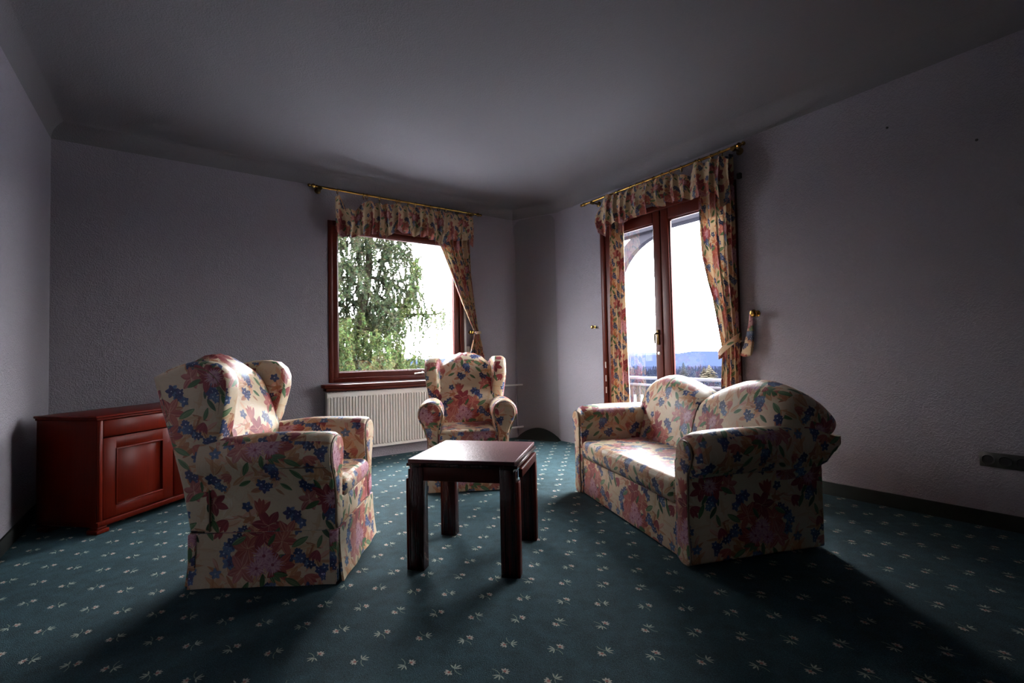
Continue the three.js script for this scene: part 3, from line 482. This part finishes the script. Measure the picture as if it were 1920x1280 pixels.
// ------------------------------------------------------------------ sofa
{
  const c = thing('sofa', 'two seat floral sofa with rolled arms and two humped back cushions', 'sofa', [2.939, 0, -2.178], Math.atan2(-0.938, -0.346)), hw = 0.785, zf = 0.455, zb = -0.455;
  obj('base', up(B(-0.665, 0.665, 0.012, 0.305, zb + 0.02, zf - 0.025, 0.012), 0.2, 0.3), M.fabric, c);
  { const g = new RoundedBoxGeometry(1.315, 0.145, 0.66, 8, 0.05); g.translate(0, 0.372, 0.125);
    ripple(g, (x, y, z) => [x, y + (y > 0.37 ? 0.016 * Math.cos(x * 2.1) * Math.cos((z - 0.1) * 3.5) : 0), z]); obj('seat_cushion', up(g, 0.35, 0.5), M.fabric, c); }
  obj('outside_back', up(B(-hw + 0.005, hw - 0.005, 0.012, 0.62, zb, zb + 0.13, 0.02), 0.1, 0.4), M.fabric, c);
  for (const s of [1, -1]) {
    const roll = []; for (let i = 0; i < 30; i++) { const a = i / 30 * 6.283; let x = 0.768 + 0.12 * Math.cos(a), y = 0.598 + 0.124 * Math.sin(a); if (x < 0.70) x = lerp(x, 0.652, 0.35); if (y < 0.50) y = lerp(y, 0.475, 0.3); roll.push([x, y]); }
    const ring = (z, k, dy = 0) => roll.map(([x, y]) => V(s * (lerp(0.765, x, k) - Math.max(0, x - 0.79) * 0.8 * sdn(z, 0.2, -0.45)), Math.min(Math.max(lerp(0.60, y, k) + dy, lerp(0.45, 0.60, sdn(z, -0.40, -0.60))), 0.725 - 0.085 * sdn(z, -0.28, -0.58)), z));
    const rings = [ring(0.437, 0.5, -0.03), ring(0.43, 0.75, -0.02), ring(0.412, 0.91, -0.01), ring(0.378, 0.98, -0.004)];
    for (let i = 0; i <= 16; i++) { const z = lerp(0.32, -0.53, i / 16); rings.push(ring(z, 1, 0.004 * Math.sin(i * 0.4))); }
    rings.push(ring(-0.568, 0.96), ring(-0.592, 0.85), ring(-0.60, 0.6));
    const base = B(0.655, hw, 0.012, 0.56, zb, 0.442, 0.012);
    if (s < 0) base.scale(-1, 1, 1);
    obj('arm', up(mergeGeometries([clean(loft(rings), 1.2), clean(base, 0.8)]).deleteAttribute('normal'), s > 0 ? 0.5 : 0.15, 0.22, 1.0), M.fabric, c);
    const out = smoothLoop([[0.692, 0.02], [0.69, 0.2], [0.688, 0.40], [0.686, 0.52], [0.692, 0.60], [0.715, 0.655], [0.76, 0.675], [0.81, 0.655], [0.83, 0.605], [0.815, 0.55], [0.79, 0.50], [0.783, 0.40], [0.782, 0.2], [0.782, 0.02]], 64);
    const fg = new THREE.ExtrudeGeometry(poly(out), { depth: 0.008, bevelEnabled: true, bevelThickness: 0.008, bevelSize: 0.01, bevelOffset: -0.01, bevelSegments: 3 }); if (s < 0) fg.scale(-1, 1, 1); fg.translate(0, 0, 0.438);
    const f = obj('arm_facing', up(fg, s > 0 ? 0.28 : 0.3, 0.15), M.fabric, c);
    obj('piping', fin(tube(out.map(([x, y]) => V(s * x, y, 0.445)), 0.005, 120, 6, true)), M.piping, f);
    // back cushion, humped, scrolled over the back
    const H = (x) => { x = Math.abs(x); return x < 0.48 ? 0.835 + 0.13 * Math.pow(Math.sin(x / 0.48 * Math.PI / 2), 1.1) : 0.965 - 0.085 * Math.pow((x - 0.48) / 0.3, 2); };
    const prof = (h) => { const k = h - 0.95; return new THREE.CatmullRomCurve3([[-0.10, 0.40], [-0.115, 0.50], [-0.15, 0.66 + k * 0.2], [-0.19, 0.80 + k * 0.5], [-0.25, 0.905 + k * 0.85], [-0.33, 0.95 + k], [-0.42, 0.925 + k * 0.9], [-0.52, 0.85 + k * 0.6], [-0.595, 0.755 + k * 0.25], [-0.60, 0.70], [-0.56, 0.665], [-0.47, 0.66], [-0.40, 0.55], [-0.36, 0.42]].map(([z, y]) => V(0, y, z)), true, 'centripetal').getSpacedPoints(60).slice(0, 60); };
    const br = [], nx = 30; for (let i = 0; i <= nx; i++) {
      const t = i / nx, x = lerp(0.006, 0.80, t), r = prof(H(x)).map((p) => V(s * x, p.y, p.z));
      const e = x > 0.72 ? Math.sqrt(Math.max(0, 1 - ((x - 0.72) / 0.083) ** 2)) : x < 0.05 ? Math.sqrt(1 - ((0.05 - x) / 0.06) ** 2) : 1, k = x < 0.05 ? lerp(0.93, 1, e) : lerp(0.70, 1, e);
      const bul = 0.018 * Math.sin(Math.min(1, t * 1.05) * Math.PI);
      br.push(shrink(r, k).map((p) => V(p.x, p.y, p.z + (p.z > -0.3 ? bul : 0))));
    }
    obj('back_cushion', up(loft(br), s > 0 ? 0.62 : 0.08, 0.78, 1.1), M.fabric, c);
  }
}

// ------------------------------------------------------------------ side table
{
  const t = thing('side_table', 'low square dark wood table with stepped legs and glossy top', 'table', [1.4665, 0, -2.481], -47.5 * Math.PI / 180);
  const g = (h, y0, y1, r = 0.003) => fin(B(-h, h, y0, y1, -h, h, r));
  obj('table_top', g(0.298, 0.580, 0.600), M.tableTop, t);
  obj('under_slab', fin(B(-0.310, 0.310, 0.560, 0.576, -0.290, 0.290, 0.002)), M.darkWood, t);
  obj('top_core', g(0.282, 0.545, 0.582, 0.002), M.darkWood, t);
  for (const s of [1, -1]) {
    obj('apron', fin(B(-0.24, 0.24, 0.482, 0.556, s * 0.272 - 0.011, s * 0.272 + 0.011, 0.003)), M.frame, t, 'reddish front apron');
    obj('apron', fin(B(s * 0.312 - 0.011, s * 0.312 + 0.011, 0.503, 0.549, -0.222, 0.222, 0.002)), M.cherry, t, 'lighter reddish side apron');
    for (const q of [1, -1]) {
      const L = obj('leg', fin(B(s * 0.251 - 0.037, s * 0.251 + 0.037, 0, 0.556, q * 0.258 - 0.035, q * 0.258 + 0.035, 0.003)), M.darkWood, t);
      obj('leg_step', fin(B(s * 0.294 - 0.0065, s * 0.294 + 0.0065, 0, 0.545, q * 0.258 - 0.032, q * 0.258 + 0.032, 0.002)), M.darkWood, L);
      obj('leg_step', fin(B(s * 0.3075 - 0.0065, s * 0.3075 + 0.0065, 0, 0.492, q * 0.258 - 0.029, q * 0.258 + 0.029, 0.002)), M.cherry, L);
    }
  }
}

// ------------------------------------------------------------------ sideboard across the left corner
{
  // local x along the front, z towards the room; origin at the foot of the front left corner
  const W = 1.2, D = 0.50, H = 0.80, c = thing('sideboard', 'red cherry wood sideboard with panelled doors standing across the left corner', 'cabinet', [-0.425, 0, -4.31], Math.PI / 4);
  obj('carcass', fin(merge([B(0, 0.022, 0.06, H - 0.03, -D, -0.001), B(W - 0.022, W, 0.06, H - 0.03, -D, -0.001), B(0.02, W - 0.02, 0.06, 0.09, -D, -0.02), B(0.02, W - 0.02, 0.06, H - 0.03, -D, -D + 0.015), B(0.02, W - 0.02, H - 0.06, H - 0.03, -D, -0.02), B(0.58, 0.62, 0.06, H - 0.03, -D, -0.02)])), M.cherry, c);
  { const s = poly([[0, 0], [0.012, 0], [0.03, 0.012], [0.034, 0.02], [0.034, 0.03], [0, 0.03]]); // moulded top
    const top = B(-0.022, W + 0.022, H - 0.018, H, -D, 0.026, 0.006), ov = B(-0.012, W + 0.012, H - 0.034, H - 0.016, -D, 0.016, 0.006); obj('cabinet_top', fin(merge([top, ov])), M.cherry, c); }
  obj('plinth', fin(merge([B(0.0, W, 0.045, 0.085, -D, 0.012, 0.008)])), M.cherry, c);
  for (const x of [0.04, W - 0.04]) for (const z of [-0.035, -D + 0.05]) obj('foot', fin(merge([B(x - 0.045, x + 0.045, 0, 0.028, z - 0.04, z + 0.045, 0.006), B(x - 0.035, x + 0.035, 0.026, 0.05, z - 0.03, z + 0.036, 0.006)])), M.cherry, c);
  for (const x of [0.0, W]) obj('pilaster', fin(merge([B(Math.abs(x - 0.002) - 0.0, Math.abs(x - 0.002) + 0.0 + (x ? 0 : 0.035) + 0.0001, 0.085, H - 0.034, -0.004, 0.008, 0.003), B(x ? W - 0.03 : 0.008, x ? W - 0.012 : 0.024, 0.085, H - 0.034, 0.0, 0.014, 0.005)])), M.cherry, c);
  for (const x of [0.04, 0.605]) {
    const w = 0.555, d = obj('drawer', fin(B(x, x + w, 0.648, H - 0.038, -0.02, 0.006, 0.004)), M.cherry, c);
    const k = obj('door', fin(merge([B(x, x + 0.095, 0.09, 0.64, -0.02, 0.006, 0.003), B(x + w - 0.095, x + w, 0.09, 0.64, -0.02, 0.006, 0.003), B(x + 0.09, x + w - 0.09, 0.555, 0.64, -0.02, 0.006, 0.003), B(x + 0.09, x + w - 0.09, 0.09, 0.17, -0.02, 0.006, 0.003)])), M.cherry, c);
    obj('door_panel', fin(B(x + 0.09, x + w - 0.09, 0.165, 0.56, -0.016, -0.006, 0.002)), M.cherry, k);
    const bead = [[x + 0.095, 0.17], [x + w - 0.095, 0.17], [x + w - 0.095, 0.555], [x + 0.095, 0.555]], bars = [];
    for (let i = 0; i < 4; i++) { const [a, b] = [bead[i], bead[(i + 1) % 4]]; bars.push(B(Math.min(a[0], b[0]) - 0.006, Math.max(a[0], b[0]) + 0.006, Math.min(a[1], b[1]) - 0.006, Math.max(a[1], b[1]) + 0.006, -0.01, 0.012, 0.005)); }
    obj('moulding', fin(merge(bars)), M.cherry, k);
  }
}

// ------------------------------------------------------------------ outside: balcony, tree, hills
{
  const b = thing('balcony_floor', null, null, [0, 0, 0]); tag(b, 'snowy balcony slab outside the door', null, null, 'structure');
  obj('slab', fin(B(XR + T, 6.15, -0.35, -0.15, -6.6, 1.0, 0.02)), M.snow, b);
  const f = thing('balcony_railing', 'pale railing with upright bars seen through the balcony door', 'railing', [5.95, -0.152, 0]);
  obj('top_rail', fin(B(-0.05, 0.05, 0.90, 0.945, -6.4, 0.9, 0.01)), M.snow, f); obj('lower_rail', fin(B(-0.025, 0.025, 0.80, 0.835, -6.4, 0.9, 0.006)), M.snow, f);
  const G = fin(B(-0.018, 0.018, 0.02, 0.82, -0.035, 0.035, 0.004)); for (let i = 0; i < 52; i++) { const m = obj('baluster', G, M.timber, f); m.position.z = -6.3 + i * 0.138; }
  // roof beam with a curved brace
  const p = thing('pergola', 'grey timber roof beam with a curved brace outside the balcony door', 'pergola', [5.7, 0, 0]);
  obj('beam', fin(B(-0.09, 0.09, 2.915, 3.12, -6.3, 0.9, 0.01)), M.timber, p);
  for (const z of [-5.28, -1.1]) obj('post', fin(B(-0.08, 0.08, -0.12, 2.93, z - 0.08, z + 0.08, 0.01)), M.timber, p);
  const arc = (s, z0) => { const o = [], q = []; for (let i = 0; i <= 14; i++) { const a = i / 14 * Math.PI / 2; o.push([z0 + s * (1.0 - 1.0 * Math.cos(a)), 2.12 + 0.80 * Math.sin(a)]); q.push([z0 + s * (0.86 - 0.95 * Math.cos(a) + 0.12), 2.3 + 0.66 * Math.sin(a) ]); }
    const inner = [], outer = []; for (let i = 0; i <= 14; i++) { const a = i / 14 * Math.PI / 2; inner.push([z0 + s * (0.08 + 0.92 * (1 - Math.cos(a))), 2.05 + 0.80 * Math.sin(a)]); outer.push([z0 + s * (0.02 + 0.62 * (1 - Math.cos(a))), 2.28 + 0.66 * Math.sin(a)]); }
    const g = new THREE.ExtrudeGeometry(poly([...inner, ...outer.reverse()]), { depth: 0.1, bevelEnabled: false }); g.applyMatrix4(new THREE.Matrix4().makeBasis(V(0, 0, 1), V(0, 1, 0), V(1, 0, 0))); g.translate(-0.05, 0, 0); obj('curved_brace', fin(g, 0.5), M.timber, p); };
  arc(1, -5.25); arc(-1, -1.13);
}
{ // larch outside the window
  const t = thing('larch_tree', 'feathery green larch with drooping branches outside the window', 'tree', [2.2, -6, -11]);
  const O = V(2.2, -6, -11), P = (u, v, d) => V(u * d, 1.15 + v * d, -d).sub(O); // u, v: slopes of the sight line from the middle of the room, d: distance
  const D = 11, trunk = [V(0.2, 0, 0.3), V(0.75, 3, 0.1), P(0.285, -0.08, D), P(0.306, 0.036, D), P(0.335, 0.16, D), P(0.338, 0.26, D), P(0.345, 0.42, D + 0.2)];
  obj('trunk', fin(taper(trunk, 0.20, 0.05, 8)), M.bark, t);
  function taper(pts, r0, r1, rad = 5) { const cu = new THREE.CatmullRomCurve3(pts), n = Math.max(6, pts.length * 5), g = new THREE.TubeGeometry(cu, n, 1, rad), p = g.attributes.position; for (let i = 0; i <= n; i++) { const c = cu.getPointAt(i / n), r = lerp(r0, r1, i / n); for (let j = 0; j <= rad; j++) { const k = i * (rad + 1) + j; p.setXYZ(k, c.x + (p.getX(k) - c.x) * r, c.y + (p.getY(k) - c.y) * r, c.z + (p.getZ(k) - c.z) * r); } } return g; }
  const limbs = [ // main branches: list of points, start radius
    [[P(0.318, 0.06, D), P(0.36, 0.065, D - 0.3), P(0.395, 0.09, D - 0.5), P(0.43, 0.15, D - 0.6), P(0.452, 0.225, D - 0.6)], 0.06],
    [[P(0.39, 0.085, D - 0.45), P(0.43, 0.095, D - 0.6), P(0.48, 0.098, D - 0.7), P(0.525, 0.105, D - 0.8)], 0.035],
    [[P(0.336, 0.175, D), P(0.37, 0.165, D + 0.2), P(0.41, 0.152, D + 0.3), P(0.44, 0.135, D + 0.4)], 0.035],
    [[P(0.337, 0.185, D), P(0.30, 0.185, D - 0.4), P(0.265, 0.195, D - 0.7)], 0.03],
    [[P(0.338, 0.24, D), P(0.37, 0.235, D - 0.4), P(0.40, 0.225, D - 0.6)], 0.025],
    [[P(0.338, 0.25, D), P(0.30, 0.24, D + 0.4), P(0.26, 0.235, D + 0.6)], 0.025],
    [[P(0.34, 0.29, D), P(0.38, 0.28, D + 0.3), P(0.42, 0.26, D + 0.5)], 0.025],
    [[P(0.34, 0.30, D), P(0.31, 0.28, D - 0.2), P(0.27, 0.265, D - 0.3)], 0.025],
    [[P(0.33, 0.14, D), P(0.30, 0.11, D + 0.5), P(0.27, 0.09, D + 0.8)], 0.03],
    [[P(0.335, 0.15, D), P(0.36, 0.115, D - 0.5), P(0.39, 0.085, D - 0.9)], 0.028],
    [[P(0.312, 0.07, D), P(0.34, 0.045, D - 0.7), P(0.38, 0.03, D - 1.1), P(0.42, 0.015, D - 1.3)], 0.04],
    [[P(0.31, 0.05, D), P(0.28, 0.06, D - 0.6), P(0.255, 0.07, D - 0.9)], 0.03],
    [[P(0.305, 0.03, D), P(0.33, 0.0, D + 0.5), P(0.37, -0.02, D + 0.8), P(0.42, -0.03, D + 1.0), P(0.47, -0.03, D + 1.2)], 0.04],
    [[P(0.30, 0.0, D), P(0.28, 0.005, D - 0.5), P(0.25, 0.01, D - 0.9)], 0.03],
    [[P(0.295, -0.03, D), P(0.33, -0.03, D - 0.6), P(0.37, -0.045, D - 1.0), P(0.42, -0.05, D - 1.2), P(0.46, -0.045, D - 1.3)], 0.04],
    [[P(0.29, -0.05, D), P(0.27, -0.035, D - 0.5), P(0.24, -0.03, D - 0.8)], 0.03],
    [[P(0.285, -0.08, D), P(0.34, -0.075, D + 0.6), P(0.40, -0.08, D + 0.9)], 0.04],
    [[P(0.315, 0.085, D), P(0.335, 0.09, D + 0.8), P(0.36, 0.08, D + 1.3)], 0.03],
    [[P(0.30, -0.03, D), P(0.36, -0.03, D + 1.0), P(0.43, -0.02, D + 1.6), P(0.50, -0.012, D + 2.0)], 0.035],
    [[P(0.30, -0.02, D), P(0.35, -0.018, D - 0.5), P(0.40, -0.012, D - 0.8), P(0.44, 0.0, D - 0.9)], 0.03],
  ];
  for (let k = 0; k < 30; k++) {
    const f = k / 30, v = lerp(-0.16, 0.36, f), u = 0.30 + 0.045 * ss(-0.1, 0.3, v), s = k % 2 ? 1 : -1, L = (0.075 + 0.07 * rnd()) * (s < 0 ? 0.8 : 1) * (v > 0.2 ? 0.8 : v < 0.03 ? 1.25 : 0.9), dz = rr(-1.2, 1.2), up = rr(-0.015, 0.03);
    limbs.push([[P(u, v, D), P(u + s * L * 0.35, v + up * 0.3, D + dz * 0.4), P(u + s * L * 0.7, v + up - 0.01, D + dz * 0.8), P(u + s * L, v + up - 0.03, D + dz)], 0.022]);
  }
  for (let k = 0; k < 26; k++) { // added limbs, unseen left of the window, to shade the right wall
    const v = lerp(-0.08, 0.42, (k + rnd()) / 26), L = rr(0.22, 0.38), dz = rr(-1.0, 1.6), u = 0.29;
    limbs.push([[P(u, v, D), P(u - L * 0.35, v + 0.01, D + dz * 0.4), P(u - L * 0.7, v, D + dz * 0.8), P(u - L, v - 0.03, D + dz)], 0.036]);
  }
  for (const [pts, r] of limbs) obj('branch', fin(taper(pts, r, 0.008)), M.bark, t);
  const twigs = [], tufts = [], q = new THREE.Quaternion(), one = V(1, 1, 1);
  const tuftAt = (p, s, green) => { q.setFromEuler(new THREE.Euler(rr(0, 6.3), rr(0, 6.3), rr(0, 6.3))); tufts.push([new THREE.Matrix4().compose(p, q.clone(), V(s, s, s)), green]); };
  for (const [pts, r0] of limbs) {
    const cu = new THREE.CatmullRomCurve3(pts), L = cu.getLength(), low0 = pts[0].y < P(0.3, 0.1, D).y, n = Math.round(L / (low0 ? 0.03 : r0 > 0.034 ? 0.024 : 0.038)), low = pts[0].y < P(0.3, 0.1, D).y;
    for (let k = 0; k < n; k++) {
      const f = (k + rnd()) / n; if (f < 0.12) continue;
      const a = cu.getPointAt(Math.min(0.999, f)), side = rr(-1, 1), len = rr(0.25, 0.85) * (1 - 0.35 * f), upw = rnd() < 0.25 ? 0.5 : -1;
      const b = a.clone().add(V(rr(-0.15, 0.15), upw * len * 0.35, side * len * 0.6)), c = b.clone().add(V(rr(-0.12, 0.12), upw * len * (upw > 0 ? 0.5 : 0.8), side * len * 0.2 + rr(-0.08, 0.08)));
      const tw = new THREE.CatmullRomCurve3([a, b, c]); twigs.push(new THREE.TubeGeometry(tw, 5, 0.0045, 3));
      const m = Math.round(len / 0.011); for (let i = 1; i <= m; i++) { const p = tw.getPointAt(i / m); p.add(V(rr(-0.02, 0.02), rr(-0.02, 0.02), rr(-0.02, 0.02))); tuftAt(p, rr(0.7, 1.3), low ? 1 : 0); }
    }
    const m = Math.round(L / 0.016); for (let i = 0; i < m; i++) tuftAt(cu.getPointAt(i / m).add(V(rr(-0.05, 0.05), rr(-0.04, 0.05), rr(-0.05, 0.05))), rr(0.7, 1.2), low ? 1 : 0);
  }
  tag(obj('twigs', fin(merge(twigs)), M.bark, t), null, null, null, 'stuff');
  const np = []; for (let i = 0; i < 12; i++) { const d = V(rr(-1, 1), rr(-1, 1), rr(-1, 1)).normalize(), s = V(rr(-1, 1), rr(-1, 1), rr(-1, 1)).cross(d).normalize().multiplyScalar(0.006), e = d.clone().multiplyScalar(rr(0.028, 0.05)); np.push(...s.toArray(), ...s.clone().negate().toArray(), ...e.toArray()); }
  const ng = new THREE.BufferGeometry(); ng.setAttribute('position', new THREE.Float32BufferAttribute(np, 3)); ng.computeVertexNormals();
  const im = new THREE.InstancedMesh(ng, M.needle, tufts.length); im.name = 'needles'; im.castShadow = im.receiveShadow = true; const col = new THREE.Color();
  tufts.forEach(([m, gr], i) => { im.setMatrixAt(i, m); col.setRGB(...(gr ? [rr(0.026, 0.046), rr(0.038, 0.058), rr(0.014, 0.024)] : [rr(0.016, 0.028), rr(0.021, 0.034), rr(0.012, 0.019)])); im.setColorAt(i, col); });
  tag(im, null, null, null, 'stuff'); t.add(im);
}
{ // country beyond: snowy field, woods and hills with blue haze in their colours
  const strip = (d0, d1, y0, y1, bump, n, a0, a1, sx) => { const rings = []; for (let i = 0; i <= n; i++) { const a = lerp(a0, a1, i / n), c = Math.cos(a), s = Math.sin(a), h = bump(i / n, a); const r = []; for (let k = 0; k <= 6; k++) { const t = k / 6, d = lerp(d0, d1, t); r.push(V(c * d, lerp(y0, y1 + h, ss(0, 1, t)), s * d)); } rings.push(r); } return loft(rings, false, false); };
  const noise1 = (x, s) => { let v = 0; for (let k = 0; k < 5; k++) v += Math.sin(x * (3 + k * k * 2.3) + s * (k + 1.7)) / (k + 1.2); return v; };
  const R = (d) => d * Math.PI / 180;
  struct('ground_1', fin(strip(6.5, 420, -9, -26, () => 0, 60, R(-180), R(180)), 0.8), matte(0x74767c), 'snowy field below the house');
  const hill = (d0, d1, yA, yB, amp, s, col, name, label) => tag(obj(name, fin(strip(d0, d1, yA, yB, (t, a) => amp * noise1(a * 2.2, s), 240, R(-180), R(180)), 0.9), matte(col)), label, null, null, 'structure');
  hill(410, 1500, -26, -36, 7, 1.3, 0x0d101b, 'ground_2', 'wooded slope beyond the field with blue haze in its colour');
  hill(1450, 3600, -60, -14, 14, 2.9, 0x121722, 'ground_3', 'forest ridge in the middle distance tinted with blue haze');
  hill(3500, 8000, -60, 0, 18, 4.1, 0x191e29, 'ground_4', 'hills on the horizon tinted with pale blue haze');
  // conifers
  const conifer = (seed2, h, w, n) => { const gs = []; for (let k = 0; k < n; k++) { const t = k / n, y = h * (0.08 + 0.9 * t), r = w * (1 - t) * (0.75 + 0.35 * rnd()) + 0.06 * w, m = 9, a0 = rr(0, 6); for (let i = 0; i < m; i++) { const a = a0 + i / m * 6.283 + rr(-0.2, 0.2), rl = r * rr(0.7, 1.1), c = Math.cos(a), s = Math.sin(a), ww = rl * 0.33; const g = new THREE.BufferGeometry(); const th = h / n; g.setAttribute('position', new THREE.Float32BufferAttribute([0, y + th * 0.9, 0, c * rl - s * ww, y - th * 0.2, s * rl + c * ww, c * rl * 1.08, y - th * 0.45, s * rl * 1.08, 0, y + th * 0.9, 0, c * rl * 1.08, y - th * 0.45, s * rl * 1.08, c * rl + s * ww, y - th * 0.2, s * rl - c * ww], 3)); gs.push(g); } } return merge(gs); };
  const put = (az, el, dist, h, w, col, label) => { const a = R(az), e = V(Math.cos(a) * dist, 1.15 + Math.tan(R(el)) * dist - h, Math.sin(a) * dist), t = thing('conifer', label, 'tree', e.toArray()); obj('foliage', fin(conifer(1, h, w, 16), 0.2), matte(col), t); obj('trunk', fin(new THREE.CylinderGeometry(w * 0.05, w * 0.09, h * 0.95, 7).translate(0, h * 0.45, 0)), M.bark, t); };
  put(-35.42, -1.05, 190, 6.2, 2.3, 0x14171b, 'tall dark conifer in the middle of the right door pane');
  put(-34.3, -1.9, 200, 4.2, 1.7, 0x171a20, 'smaller conifer right of the tall one in the door view');
  put(-33.3, -1.65, 150, 4.0, 2.2, 0x1c1a17, 'bushy conifer near the right curtain in the door view');
  put(-32.75, -1.35, 140, 4.5, 2.6, 0x2c2922, 'pale conifer half hidden by the right door curtain');
  put(-41.6, -1.75, 210, 4.4, 1.6, 0x191d26, 'small conifer at the left edge of the left door pane');
  const base = conifer(3, 1, 0.32, 9); const bg = fin(base, 0.2), N = 900, im = new THREE.InstancedMesh(bg, matte(0xffffff), N), m = new THREE.Matrix4(), col = new THREE.Color();
  for (let i = 0; i < N; i++) { const a = R(rr(-50, -25)), d = rr(260, 900), h = rr(7, 13), y = d < 415 ? lerp(-9, -26, ss(6.5, 420, d)) : lerp(-26, -36, ss(410, 1500, d)); m.makeScale(h, h, h).setPosition(Math.cos(a) * d, y - 1, Math.sin(a) * d); im.setMatrixAt(i, m); const f = ss(200, 900, d); col.setRGB(lerp(0.0034, 0.005, f), lerp(0.0044, 0.0065, f), lerp(0.0075, 0.012, f)); im.setColorAt(i, col); }  // farther trees get a paler, bluer haze tint in their colour
  im.name = 'distant_forest'; scene.add(im); tag(im, 'belt of small haze-tinted conifers across the valley seen through the balcony door', 'forest', null, 'stuff');
}

renderer.render(scene, camera);
